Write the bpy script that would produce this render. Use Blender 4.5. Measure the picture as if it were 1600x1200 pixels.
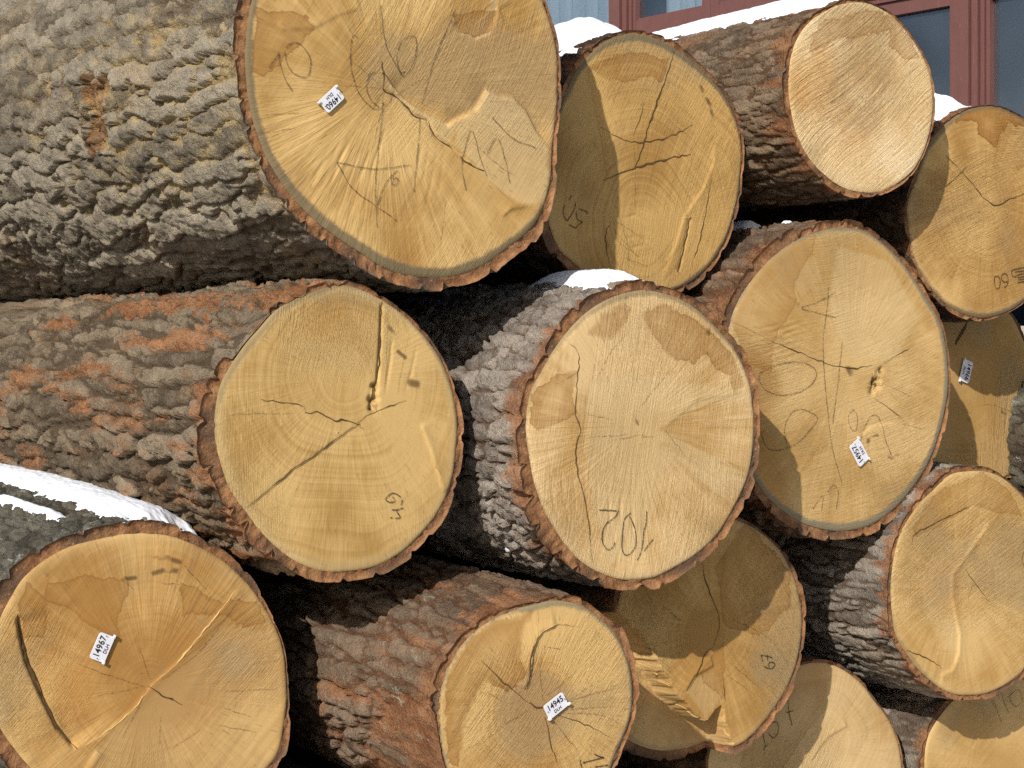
import bpy, math, random
import numpy as np
from mathutils import Vector, Matrix

# ------------------------------------------------------------------ camera, sky, sun, exposure
for o in list(bpy.data.objects):
    bpy.data.objects.remove(o)
scene = bpy.context.scene
COL = scene.collection
F = 2700.0            # focal length in photo pixels (photo 1600 x 1200)
HX, HY = 800.0, 530.0 # vanishing centre: horizon lies at row 530
CAM_H = 1.28
cam_d = bpy.data.cameras.new('camera')
cam_d.sensor_width = 36.0
cam_d.lens = F / 1600.0 * 36.0
cam_d.shift_y = -(600.0 - HY) / 1600.0
cam_d.clip_start = 0.05
cam_d.clip_end = 600.0
cam = bpy.data.objects.new('camera', cam_d)
cam.location = (0, 0, CAM_H)
cam.rotation_euler = (math.radians(90), 0, 0)
COL.objects.link(cam)
scene.camera = cam

TO_SUN = Vector((-0.42, -0.95, 0.61)).normalized()
elev = math.asin(TO_SUN.z)
azim = math.atan2(TO_SUN.x, TO_SUN.y)      # clockwise from +Y
world = bpy.data.worlds.new('World')
scene.world = world
world.use_nodes = True
wn = world.node_tree.nodes
wl = world.node_tree.links
wn.clear()
sky = wn.new('ShaderNodeTexSky')
sky.sky_type = 'NISHITA'
sky.sun_disc = False
sky.sun_elevation = elev
sky.sun_rotation = azim
sky.air_density = 1.0
sky.dust_density = 1.5
bg = wn.new('ShaderNodeBackground')
bg.inputs['Strength'].default_value = 0.098
wo = wn.new('ShaderNodeOutputWorld')
wl.new(sky.outputs[0], bg.inputs[0])
wl.new(bg.outputs[0], wo.inputs[0])
sun_d = bpy.data.lights.new('sun', 'SUN')
sun_d.energy = 4.5
sun_d.angle = math.radians(0.55)
sun_d.color = (1.0, 0.945, 0.86)
sun = bpy.data.objects.new('sun', sun_d)
sun.rotation_euler = TO_SUN.to_track_quat('Z', 'Y').to_euler()
COL.objects.link(sun)
vs = scene.view_settings
vs.view_transform = 'Standard'
vs.look = 'None'
vs.gamma = 1.0
vs.exposure = 0.06
vs.use_curve_mapping = False
scene.render.engine = 'CYCLES'
scene.cycles.max_bounces = 5
scene.cycles.diffuse_bounces = 4
scene.cycles.glossy_bounces = 2
scene.cycles.transparent_max_bounces = 6
scene.cycles.adaptive_threshold = 0.015
scene.cycles.use_denoising = False

# ------------------------------------------------------------------ helpers: noise
def _hash(ix, iy, seed):
    h = (ix.astype(np.int64) * 374761393 + iy.astype(np.int64) * 668265263 + int(seed) * 974634777) & 0xFFFFFFFF
    h = ((h ^ (h >> 13)) * 1274126177) & 0xFFFFFFFF
    h = ((h ^ (h >> 16)) * 2246822519) & 0xFFFFFFFF
    return ((h ^ (h >> 15)) & 0xFFFFFF).astype(np.float64) / float(0xFFFFFF)

def vnoise(x, y, seed, px=None):
    """smooth value noise in [-1,1]; periodic in x with integer period px"""
    x = np.asarray(x, float); y = np.asarray(y, float)
    ix = np.floor(x); iy = np.floor(y)
    fx = x - ix; fy = y - iy
    fx = fx * fx * fx * (fx * (fx * 6 - 15) + 10)
    fy = fy * fy * fy * (fy * (fy * 6 - 15) + 10)
    ix = ix.astype(np.int64); iy = iy.astype(np.int64)
    x0, x1 = (ix, ix + 1) if px is None else (ix % px, (ix + 1) % px)
    a = _hash(x0, iy, seed); b = _hash(x1, iy, seed)
    c = _hash(x0, iy + 1, seed); d = _hash(x1, iy + 1, seed)
    return ((a * (1 - fx) + b * fx) * (1 - fy) + (c * (1 - fx) + d * fx) * fy) * 2 - 1

def fbm(x, y, seed, octs=4, px=None, gain=0.5):
    t = 0; amp = 1.0; nrm = 0
    for k in range(octs):
        t = t + amp * vnoise(x * 2 ** k, y * 2 ** k, seed + 17 * k, None if px is None else px * 2 ** k)
        nrm += amp; amp *= gain
    return t / nrm

def worley(x, y, seed, px, jit=0.9):
    ix = np.floor(x).astype(np.int64); iy = np.floor(y).astype(np.int64)
    f1 = np.full(x.shape, 9.0); f2 = np.full(x.shape, 9.0)
    cid = np.zeros(x.shape); lx = np.zeros(x.shape); ly = np.zeros(x.shape)
    for dx in (-1, 0, 1):
        for dy in (-1, 0, 1):
            cx = ix + dx; cy = iy + dy
            wx = cx % px
            jx = cx + 0.5 + (_hash(wx, cy, seed) - 0.5) * jit
            jy = cy + 0.5 + (_hash(wx, cy, seed + 1) - 0.5) * jit
            ddx = x - jx; ddy = y - jy
            d = np.sqrt(ddx * ddx + ddy * ddy)
            closer = d < f1
            f2 = np.where(closer, f1, np.minimum(f2, d))
            f1 = np.where(closer, d, f1)
            cid = np.where(closer, _hash(wx, cy, seed + 2), cid)
            lx = np.where(closer, ddx, lx); ly = np.where(closer, ddy, ly)
    return f1, f2, cid, lx, ly

def sstep(a, b, x):
    t = np.clip((x - a) / (b - a), 0, 1)
    return t * t * (3 - 2 * t)

# ------------------------------------------------------------------ helpers: geometry
def mesh_obj(name, verts, faces, mats, parent=None, smooth=True, mat_idx=None):
    """faces: (n,4) or (n,3) int array, or list of arrays; one mesh object"""
    me = bpy.data.meshes.new(name)
    verts = np.asarray(verts, np.float32)
    if not isinstance(faces, list):
        faces = [faces]
    faces = [np.asarray(f, np.int32) for f in faces if len(f)]
    loops = np.concatenate([f.ravel() for f in faces])
    tot = np.concatenate([np.full(len(f), f.shape[1], np.int32) for f in faces])
    start = np.concatenate([[0], np.cumsum(tot)[:-1]]).astype(np.int32)
    me.vertices.add(len(verts)); me.vertices.foreach_set('co', verts.ravel())
    me.loops.add(len(loops)); me.loops.foreach_set('vertex_index', loops)
    me.polygons.add(len(tot)); me.polygons.foreach_set('loop_start', start)
    me.polygons.foreach_set('loop_total', tot)
    if mat_idx is not None:
        me.polygons.foreach_set('material_index', np.asarray(mat_idx, np.int32))
    me.polygons.foreach_set('use_smooth', np.full(len(tot), smooth, bool))
    if not isinstance(mats, (list, tuple)):
        mats = [mats]
    for m in mats:
        me.materials.append(m)
    me.update(calc_edges=True)
    me.validate()
    ob = bpy.data.objects.new(name, me)
    COL.objects.link(ob)
    if parent is not None:
        ob.parent = parent
    return ob

def add_attr(ob, name, arr4):
    at = ob.data.attributes.new(name, 'FLOAT_COLOR', 'POINT')
    at.data.foreach_set('color', np.asarray(arr4, np.float32).ravel())

def empty(name, mat=None, label=None, category=None, group=None):
    e = bpy.data.objects.new(name, None)
    e.empty_display_size = 0.1
    COL.objects.link(e)
    if mat is not None:
        e.matrix_world = mat
    if label: e['label'] = label
    if category: e['category'] = category
    if group: e['group'] = group
    return e

def grid_faces(nu, nv, wrap_v=False):
    """nu rows, nv columns"""
    i = np.arange(nu - 1)[:, None]
    j = np.arange(nv if wrap_v else nv - 1)[None, :]
    j2 = (j + 1) % nv
    return np.stack([i * nv + j, i * nv + j2, (i + 1) * nv + j2, (i + 1) * nv + j], -1).reshape(-1, 4)

def boxes_mesh(boxes):
    """list of (x0,x1,y0,y1,z0,z1) -> verts, quads"""
    V = []; Q = []
    for (x0, x1, y0, y1, z0, z1) in boxes:
        b = len(V)
        V += [(x0, y0, z0), (x1, y0, z0), (x1, y1, z0), (x0, y1, z0), (x0, y0, z1), (x1, y0, z1), (x1, y1, z1), (x0, y1, z1)]
        Q += [(b, b + 3, b + 2, b + 1), (b + 4, b + 5, b + 6, b + 7), (b, b + 1, b + 5, b + 4), (b + 1, b + 2, b + 6, b + 5), (b + 2, b + 3, b + 7, b + 6), (b + 3, b, b + 4, b + 7)]
    return np.array(V), np.array(Q)

def catmull(pts, step):
    P = np.asarray(pts, float)
    if len(P) < 2:
        return P
    Q = np.vstack([2 * P[0] - P[1], P, 2 * P[-1] - P[-2]])
    out = []
    for i in range(1, len(Q) - 2):
        p0, p1, p2, p3 = Q[i - 1], Q[i], Q[i + 1], Q[i + 2]
        n = max(2, int(np.hypot(*(p2 - p1)) / step))
        t = np.linspace(0, 1, n, endpoint=False)[:, None]
        out.append(0.5 * ((2 * p1) + (-p0 + p2) * t + (2 * p0 - 5 * p1 + 4 * p2 - p3) * t ** 2 + (-p0 + 3 * p1 - 3 * p2 + p3) * t ** 3))
    out.append(P[-1:])
    return np.vstack(out)

def poly_dist(x, y, pts):
    """distance to a polyline, side (+ left of travel), parameter 0..1"""
    best = np.full(x.shape, 1e9); side = np.zeros(x.shape); par = np.zeros(x.shape)
    P = np.asarray(pts, float)
    L = np.concatenate([[0], np.cumsum(np.hypot(*(P[1:] - P[:-1]).T))])
    for i in range(len(P) - 1):
        ax, ay = P[i]; bx, by = P[i + 1]
        dx, dy = bx - ax, by - ay
        l2 = dx * dx + dy * dy + 1e-12
        t = np.clip(((x - ax) * dx + (y - ay) * dy) / l2, 0, 1)
        d = np.hypot(x - ax - t * dx, y - ay - t * dy)
        cl = d < best
        best = np.where(cl, d, best)
        side = np.where(cl, np.sign(dx * (y - ay) - dy * (x - ax)), side)
        par = np.where(cl, (L[i] + t * math.sqrt(l2)) / L[-1], par)
    return best, side, par

def poly_sd(x, y, pts):
    """signed distance to a closed polygon, + inside"""
    P = [tuple(p) for p in pts]
    d, _, _ = poly_dist(x, y, np.array(P + [P[0]]))
    ins = np.zeros(x.shape, bool)
    n = len(P)
    for i in range(n):
        x1, y1 = P[i]; x2, y2 = P[(i + 1) % n]
        c = ((y1 > y) != (y2 > y)) & (x < (x2 - x1) * (y - y1) / (y2 - y1 + 1e-12) + x1)
        ins ^= c
    return np.where(ins, d, -d)

# ------------------------------------------------------------------ helpers: materials
class NT:
    def __init__(self, name):
        self.mat = bpy.data.materials.new(name)
        self.mat.use_nodes = True
        self.t = self.mat.node_tree
        self.t.nodes.clear()
        self.out = self.t.nodes.new('ShaderNodeOutputMaterial')
    def n(self, typ, **kw):
        nd = self.t.nodes.new(typ)
        for k, v in kw.items():
            setattr(nd, k, v)
        return nd
    def put(self, sock, v):
        if isinstance(v, bpy.types.NodeSocket):
            self.t.links.new(v, sock)
        elif isinstance(v, (tuple, list)):
            v = tuple(v)
            if sock.type == 'RGBA' and len(v) == 3:
                v = v + (1.0,)
            sock.default_value = v
        else:
            sock.default_value = v
    def m(self, op, a, b=0.0, c=None, clamp=False):
        nd = self.n('ShaderNodeMath', operation=op, use_clamp=clamp)
        self.put(nd.inputs[0], a); self.put(nd.inputs[1], b)
        if c is not None: self.put(nd.inputs[2], c)
        return nd.outputs[0]
    def vm(self, op, a, b=None, scale=None):
        nd = self.n('ShaderNodeVectorMath', operation=op)
        self.put(nd.inputs[0], a)
        if b is not None: self.put(nd.inputs[1], b)
        if scale is not None: self.put(nd.inputs['Scale'], scale)
        return nd.outputs['Value'] if op in ('LENGTH', 'DOT_PRODUCT', 'DISTANCE') else nd.outputs[0]
    def noise(self, vec=None, scale=5.0, detail=2.0, rough=0.5, dims='3D', w=None, dist=0.0):
        nd = self.n('ShaderNodeTexNoise', noise_dimensions=dims)
        if vec is not None: self.put(nd.inputs['Vector'], vec)
        if w is not None: self.put(nd.inputs['W'], w)
        nd.inputs['Scale'].default_value = scale
        nd.inputs['Detail'].default_value = detail
        nd.inputs['Roughness'].default_value = rough
        nd.inputs['Distortion'].default_value = dist
        return nd.outputs['Fac']
    def ss(self, x, a, b):
        nd = self.n('ShaderNodeMapRange', interpolation_type='SMOOTHSTEP')
        self.put(nd.inputs[0], x); self.put(nd.inputs[1], a); self.put(nd.inputs[2], b)
        return nd.outputs[0]
    def mix(self, f, a, b, blend='MIX'):
        nd = self.n('ShaderNodeMix', data_type='RGBA', blend_type=blend)
        self.put(nd.inputs[0], f); self.put(nd.inputs[6], a); self.put(nd.inputs[7], b)
        return nd.outputs[2]
    def xyz(self, x, y, z):
        nd = self.n('ShaderNodeCombineXYZ')
        self.put(nd.inputs[0], x); self.put(nd.inputs[1], y); self.put(nd.inputs[2], z)
        return nd.outputs[0]
    def sep(self, v):
        nd = self.n('ShaderNodeSeparateXYZ'); self.put(nd.inputs[0], v)
        return nd.outputs
    def obco(self):
        return self.n('ShaderNodeTexCoord').outputs['Object']
    def attr(self, name):
        a = self.n('ShaderNodeAttribute', attribute_name=name)
        s = self.n('ShaderNodeSeparateColor')
        self.t.links.new(a.outputs['Color'], s.inputs[0])
        return s.outputs[0], s.outputs[1], s.outputs[2], a.outputs['Alpha']
    def bump(self, h, strength=0.5, dist=0.005):
        nd = self.n('ShaderNodeBump')
        nd.inputs['Strength'].default_value = strength
        nd.inputs['Distance'].default_value = dist
        self.put(nd.inputs['Height'], h)
        return nd.outputs[0]
    def pbr(self, color, rough=0.8, spec=0.2, normal=None, **kw):
        p = self.n('ShaderNodeBsdfPrincipled')
        self.put(p.inputs['Base Color'], color)
        self.put(p.inputs['Roughness'], rough)
        p.inputs['Specular IOR Level'].default_value = spec
        for k, v in kw.items():
            self.put(p.inputs[k], v)
        if normal is not None: self.put(p.inputs['Normal'], normal)
        self.t.links.new(p.outputs[0], self.out.inputs['Surface'])
        return self.mat

def simple_mat(name, color, rough=0.7, spec=0.3, var=0.25, scale=20.0, bump=0.2):
    t = NT(name); co = t.obco()
    n1 = t.noise(co, scale, 4.0, 0.6)
    c = t.mix(n1, tuple(x * (1 - var) for x in color), tuple(min(1, x * (1 + var)) for x in color))
    return t.pbr(c, rough, spec, t.bump(t.noise(co, scale * 8, 3.0), bump, 0.002))

# ------------------------------------------------------------------ photo pixel <-> place
CAM = np.array([0.0, 0.0, CAM_H])
def ray(px, py):
    return np.array([(px - HX) / F, 1.0, -(py - HY) / F])
def project(P):
    """world points (n,3) -> photo px"""
    d = P - CAM
    return HX + F * d[:, 0] / d[:, 1], HY - F * d[:, 2] / d[:, 1]

ANG = math.atan((HX + 900.0) / F)            # the logs run back to the left
DV = np.array([-math.sin(ANG), math.cos(ANG), 0.0])
UV = np.array([math.cos(ANG), math.sin(ANG), 0.0])

# ------------------------------------------------------------------ ground
def build_ground():
    t = NT('trodden_snow'); co = t.obco()
    n1 = t.noise(co, 0.8, 6.0, 0.6); n2 = t.noise(co, 6.0, 5.0, 0.65)
    f = t.ss(t.m('ADD', t.m('MULTIPLY', n1, 0.7), t.m('MULTIPLY', n2, 0.3)), 0.42, 0.58)
    c = t.mix(f, (0.10, 0.075, 0.05), (0.62, 0.63, 0.66))
    m = t.pbr(c, 0.8, 0.2, t.bump(n2, 0.6, 0.03))
    n = 121
    g = np.linspace(-1, 1, n); g = np.sign(g) * np.abs(g) ** 2.5 * 160
    X, Y = np.meshgrid(g, g + 4.0)
    Zg = 0.025 * fbm(X * 1.3, Y * 1.3, 5, 4) - 0.02
    o = mesh_obj('ground', np.stack([X, Y, Zg], -1).reshape(-1, 3), grid_faces(n, n), m)
    o['kind'] = 'structure'
build_ground()

# ------------------------------------------------------------------ building behind the pile
def build_building():
    wd = np.array([-2230.0, 2700.0, 0.0]); wd /= np.linalg.norm(wd)   # runs back to the left
    right = -wd                                                       # to the right along the facade
    nrm = np.array([-right[1], right[0], 0.0])
    if nrm[1] > 0: nrm = -nrm                                         # towards the camera
    D0 = 7.2
    P0 = CAM + ray(1515, HY) * D0
    def wpos(px):
        r = ray(px, HY); A = np.array([[r[0], -right[0]], [r[1], -right[1]]])
        k = np.linalg.solve(A, (P0 - CAM)[:2])
        return k[1], k[0]
    def hgt(px, py):
        w, k = wpos(px)
        return CAM_H - (py - HY) / F * k
    M = Matrix(((right[0], nrm[0], 0, P0[0]), (right[1], nrm[1], 0, P0[1]), (0, 0, 1, 0), (0, 0, 0, 1)))
    # local frame: x along the facade to the right, y out of the facade, z up
    if right[0] * nrm[1] - right[1] * nrm[0] < 0: pass
    root = empty('building', None, 'house wall of dark red wooden windows behind the log pile', 'building')
    root.matrix_world = M
    t = NT('dark_red_paint'); co = t.obco()
    n1 = t.noise(t.vm('MULTIPLY', co, (3, 3, 1.0)), 9.0, 5.0, 0.6)
    n2 = t.noise(t.vm('MULTIPLY', co, (1, 1, 0.12)), 140.0, 3.0, 0.6)
    c = t.mix(n1, (0.118, 0.050, 0.045), (0.160, 0.070, 0.062))
    c = t.mix(t.ss(n2, 0.62, 0.75), c, (0.21, 0.09, 0.085))
    paint = t.pbr(c, 0.5, 0.35, t.bump(n2, 0.25, 0.003))
    wallm = simple_mat('weathered_plaster', (0.42, 0.36, 0.28), 0.85, 0.2, 0.15, 6.0, 0.4)
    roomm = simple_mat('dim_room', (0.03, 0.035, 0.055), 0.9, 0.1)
    curt = NT('pale_curtain'); cc = curt.obco()
    cn = curt.noise(curt.vm('MULTIPLY', cc, (14.0, 1.0, 0.6)), 2.0, 3.0)
    curtm = curt.pbr(curt.mix(cn, (0.30, 0.34, 0.36), (0.55, 0.58, 0.56)), 0.9, 0.1)
    g = NT('window_glass')
    fr = g.n('ShaderNodeLayerWeight'); fr.inputs['Blend'].default_value = 0.5
    gl = g.n('ShaderNodeBsdfGlossy'); gl.inputs['Roughness'].default_value = 0.03
    gl.inputs['Color'].default_value = (0.9, 0.94, 1.0, 1)
    gn = g.noise(g.obco(), 2.2, 3.0, 0.5)
    bp = g.bump(gn, 0.15, 0.01); g.t.links.new(bp, gl.inputs['Normal'])
    tr = g.n('ShaderNodeBsdfTransparent'); tr.inputs['Color'].default_value = (0.80, 0.85, 0.90, 1)
    df = g.n('ShaderNodeBsdfDiffuse'); df.inputs['Color'].default_value = (0.35, 0.40, 0.48, 1)
    m0 = g.n('ShaderNodeMixShader')
    g.put(m0.inputs[0], g.m('MULTIPLY', g.ss(g.noise(g.obco(), 1.1, 2.0, 0.5), 0.30, 0.8), 0.16))
    g.t.links.new(tr.outputs[0], m0.inputs[1]); g.t.links.new(df.outputs[0], m0.inputs[2])
    mx = g.n('ShaderNodeMixShader')
    g.put(mx.inputs[0], g.m('ADD', g.m('MULTIPLY', g.m('POWER', fr.outputs['Facing'], 3.0), 0.7), 0.08))
    g.t.links.new(m0.outputs[0], mx.inputs[1]); g.t.links.new(gl.outputs[0], mx.inputs[2])
    g.t.links.new(mx.outputs[0], g.out.inputs['Surface'])
    glass = g.mat

    wA = wpos(972)[0]; wB = 0.0
    wM = wpos(1110)[0]
    pw = wpos(1540)[0] - wpos(1490)[0]          # post width
    mw = wpos(1124)[0] - wpos(1097)[0]
    z_tr0 = hgt(1450, 15); z_tr1 = hgt(1000, 31)   # transom band: lower pane top, upper pane bottom
    bay = (wB - wA)
    posts = [wA - bay, wA, wB, wB + bay]
    z_bot, z_top = z_tr0 - 1.25, z_tr1 + 0.9
    # solid wall round the window band
    x0, x1 = posts[0] - 2.0, posts[-1] + 2.0
    V, Q = boxes_mesh([(x0, x1, -0.34, -0.04, -0.3, z_bot - 0.1), (x0, x1, -0.34, -0.04, z_top + 0.1, z_top + 2.2),
                       (x0, posts[0] - pw * 0.5 - .01, -0.34, -0.05, z_bot - 0.1, z_top + 0.1), (posts[-1] + pw * 0.5 + .01, x1, -0.34, -0.05, z_bot - 0.1, z_top + 0.1)])
    mesh_obj('wall', V, Q, wallm, root, smooth=False)
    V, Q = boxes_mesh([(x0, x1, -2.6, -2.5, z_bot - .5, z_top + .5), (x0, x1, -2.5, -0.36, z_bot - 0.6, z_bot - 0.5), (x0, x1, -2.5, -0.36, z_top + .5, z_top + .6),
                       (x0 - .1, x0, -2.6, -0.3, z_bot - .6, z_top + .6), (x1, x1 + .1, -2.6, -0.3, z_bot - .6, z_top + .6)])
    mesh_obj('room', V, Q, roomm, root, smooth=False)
    for p in posts:
        h = pw * 0.5
        V, Q = boxes_mesh([(p - h, p - h * 0.30, -0.09, 0.020, z_bot, z_top), (p - h * 0.26, p + h * 0.30, -0.09, 0.042, z_bot, z_top),
                           (p + h * 0.34, p + h * 0.72, -0.09, 0.026, z_bot, z_top), (p + h * 0.76, p + h, -0.09, 0.010, z_bot, z_top),
                           (p - h * 0.95, p + h * 0.95, -0.088, -0.004, z_bot, z_top)])
        mesh_obj('post', V, Q, paint, root, smooth=False)
    th = z_tr1 - z_tr0
    for i in range(3):
        a, b = posts[i] + pw * 0.5 + .002, posts[i + 1] - pw * 0.5 - .002
        # transom with three mouldings
        V, Q = boxes_mesh([(a, b, -0.08, 0.012, z_tr0 + th * .30, z_tr0 + th * .42), (a, b, -0.08, 0.030, z_tr0 + th * .435, z_tr0 + th * .62), (a, b, -0.08, 0.016, z_tr0 + th * .635, z_tr0 + th * .72),
                           (a, b, -0.078, -0.003, z_tr0 + th * .31, z_tr0 + th * .71)])
        mesh_obj('transom', V, Q, paint, root, smooth=False)
        V, Q = boxes_mesh([(a - pw, b + pw, -0.085, 0.06, z_bot - 0.055, z_bot - .002)]) if i == 1 else (None, None)
        if i == 1: mesh_obj('sill', V, Q, paint, root, smooth=False)
        mid = wM + (posts[i] - wA)
        for row in (0, 1):
            cuts = [a, mid - 0.001, mid + 0.001, b]
            for k in (0, 1):
                l, r = cuts[2 * k], cuts[2 * k + 1]
                zb, zt = (z_bot, z_tr0 + th * .298) if row == 0 else (z_tr0 + th * .722, z_top)
                sw = mw * 0.48; bot = th * 0.27
                rail_b = zb + (0.07 if row == 0 else bot)
                rail_t = zt - (th * 0.29 if row == 0 else 0.07)
                sl = 0.018 if (k == 0) else sw
                sr = sw if (k == 0) else 0.018
                V, Q = boxes_mesh([(l, l + sl, -0.06, 0.0, zb, zt), (r - sr, r, -0.06, 0.0, zb, zt),
                                   (l + sl, r - sr, -0.058, -0.002, zb, rail_b), (l + sl, r - sr, -0.058, -0.002, rail_t, zt),
                                   (l + sl, r - sr, -0.05, -0.010, rail_b - .0, rail_b + .012)])
                w = mesh_obj('window', V, Q, paint, root, smooth=False)
                V, Q = boxes_mesh([(l + sl, r - sr, -0.034, -0.030, rail_b, rail_t)])
                mesh_obj('pane', V, Q, glass, w, smooth=False)
                if row == 1:
                    nx = 60
                    X = np.linspace(l + .01, r - .01, nx); Yc = -0.2 + 0.02 * np.sin(X * 60) + 0.015 * vnoise(X * 9, X * 0, 3)
                    Vc = np.concatenate([np.stack([X, Yc, np.full(nx, zb - .1)], -1), np.stack([X, Yc, np.full(nx, zt + .1)], -1)])
                    mesh_obj('curtain', Vc, grid_faces(2, nx), curtm, w)
build_building()

# ------------------------------------------------------------------ log materials
def wood_mat(name, p, pith, seed):
    """p: dict of looks; pith: local xy"""
    t = NT(name); co = t.obco()
    stain, rim, crackv, edge = t.attr('feat')
    blot, rw, acw, mid = t.attr('field')
    pale, grey, _u1, _u2 = t.attr('extra')
    v = t.vm('SUBTRACT', co, (pith[0], pith[1], 0.0))
    v = t.vm('MULTIPLY', v, (1, 1, 0))
    off = t.vm('ADD', co, (seed * 3.1, seed * 1.7, 0.0))
    r0 = t.vm('LENGTH', v)
    r = t.m('ADD', r0, t.m('MULTIPLY', rw, 0.016))
    ring = t.noise(w=t.m('ADD', r, seed * 0.37), scale=p.get('ringf', 150.0), detail=3.0, rough=0.7, dims='1D')
    vn = t.vm('NORMALIZE', v)
    rz = t.sep(vn)
    ray_ = t.noise(t.xyz(rz[0], rz[1], t.m('ADD', t.m('MULTIPLY', r, 0.5), seed * 0.61)), p.get('rayf', 20.0), 3.0, 0.7)
    a = math.radians(p.get('saw', 60.0))
    dx, dy = math.cos(a), math.sin(a)
    along = t.vm('DOT_PRODUCT', co, (dx, dy, 0)); across = t.vm('DOT_PRODUCT', co, (-dy, dx, 0))
    across = t.m('ADD', across, t.m('MULTIPLY', t.m('MULTIPLY', along, along), p.get('sawc', 0.25)))
    across = t.m('ADD', across, t.m('MULTIPLY', acw, 0.02))
    saw = t.noise(t.xyz(t.m('MULTIPLY', across, 26.0), t.m('MULTIPLY', along, 1.3), seed * 0.9), p.get('sawf', 12.0), 4.0, 0.78)
    fac = t.m('MULTIPLY', blot, 1.15)
    fac = t.m('ADD', fac, t.m('MULTIPLY', t.m('SUBTRACT', ring, 0.5), p.get('ring', 0.8)))
    fac = t.m('ADD', fac, t.m('MULTIPLY', t.m('SUBTRACT', ray_, 0.5), t.m('MULTIPLY', t.ss(r0, 0.0, 0.12), p.get('ray', 0.8))))
    fac = t.m('ADD', fac, t.m('MULTIPLY', t.m('SUBTRACT', saw, 0.5), p.get('sawcol', 1.1)))
    fac = t.m('ADD', fac, 0.5, clamp=True)
    lite = p.get('lite', (0.60, 0.42, 0.185)); dark = p.get('dark', (0.38, 0.225, 0.075))
    lite = (lite[0] * 1.02, lite[1] * 0.995, lite[2] * 1.06)
    dark = (dark[0] * 1.10, dark[1] * 1.07, dark[2] * 1.12)
    c = t.mix(fac, dark, lite)
    # brownish heartwood clouds and grey weathering
    c = t.mix(t.ss(mid, 0.15, 0.75), c, t.mix(1.0, c, (0.80, 0.66, 0.50), 'MULTIPLY'))
    c = t.mix(t.m('MULTIPLY', t.ss(t.m('SUBTRACT', acw, blot), 0.30, 0.95), 0.45), c, (0.40, 0.30, 0.165))
    pm = t.ss(t.m('ADD', pale, t.m('MULTIPLY', t.m('SUBTRACT', ray_, 0.5), 0.02)), -0.003, 0.006)
    c = t.mix(t.m('MULTIPLY', pm, p.get('pale', 0.38)), c, t.mix(saw, (0.52, 0.365, 0.165), (0.70, 0.55, 0.31)))
    # grey weathering and dirt rubbed into the cut
    gm = t.m('MULTIPLY', t.ss(t.m('ADD', grey, t.m('MULTIPLY', t.m('SUBTRACT', saw, 0.5), 0.9)), 0.25, 0.9), p.get('grey', 0.5))
    c = t.mix(gm, c, (0.30, 0.245, 0.155))
    # pale sapwood towards the edge
    sap = t.ss(t.m('ADD', edge, t.m('MULTIPLY', blot, 0.012)), p.get('sapw', 0.022), 0.004)
    c = t.mix(t.m('MULTIPLY', sap, p.get('sap', 0.15)), c, (0.60, 0.49, 0.27))
    # damp stains: crisp ragged darker edge, fading inwards
    rag = t.noise(off, 24.0, 4.0, 0.65)
    sd = t.m('ADD', stain, t.m('MULTIPLY', t.m('SUBTRACT', rag, 0.5), 0.030))
    sd = t.m('ADD', sd, t.m('MULTIPLY', t.m('SUBTRACT', ray_, 0.5), 0.016))
    soft = t.m('ADD', 0.0008, t.m('MULTIPLY', t.ss(blot, -0.05, 0.5), 0.008))
    smask = t.ss(sd, t.m('MULTIPLY', soft, -0.4), soft)
    inner = t.ss(sd, 0.045, 0.0)
    sline = t.m('MULTIPLY', smask, t.ss(sd, 0.006, 0.0))
    sc = p.get('stain', 0.55)
    sf = t.m('MULTIPLY', smask, t.m('MULTIPLY', t.m('ADD', t.m('MULTIPLY', inner, 0.6), 0.45), sc))
    c = t.mix(sf, c, (0.31, 0.145, 0.034))
    c = t.mix(t.m('MULTIPLY', sline, sc * 0.75), c, (0.19, 0.08, 0.018))
    # dirt specks and hair cracks
    sp = t.ss(rag, 0.70, 0.80)
    c = t.mix(t.m('MULTIPLY', sp, 0.30), c, (0.20, 0.13, 0.07))
    hc = t.ss(t.noise(t.xyz(rz[0], rz[1], t.m('ADD', r, seed)), 60.0, 0.0), 0.74, 0.80)
    hc = t.m('MULTIPLY', hc, t.ss(r0, 0.01, 0.05))
    c = t.mix(t.m('MULTIPLY', hc, p.get('hair', 0.28)), c, (0.15, 0.085, 0.03))
    # grey mould band inside the bark
    rg = t.m('ADD', rim, t.m('MULTIPLY', t.m('SUBTRACT', rag, 0.5), 1.2))
    rg = t.m('ADD', rg, t.m('MULTIPLY', t.m('SUBTRACT', t.noise(off, 260.0, 2.0, 0.7), 0.5), 0.9))
    c = t.mix(t.m('MULTIPLY', t.ss(rg, 0.05, 0.85), p.get('rim', 0.8)), c, p.get('rimcol', (0.14, 0.115, 0.07)))
    # rough torn spots
    c = t.mix(t.m('MULTIPLY', crackv, 0.85), c, (0.13, 0.075, 0.032))
    h = t.m('ADD', t.m('MULTIPLY', t.m('MULTIPLY', saw, t.ss(acw, p.get('gate', -0.5), 0.5)), p.get('sawb', 1.0) * 1.2), t.m('MULTIPLY', t.m('MULTIPLY', ray_, t.ss(r0, 0.01, 0.14)), p.get('rayb', 0.32)))
    return t.pbr(c, 0.80, 0.18, t.bump(h, 1.0, 0.0036))

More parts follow.
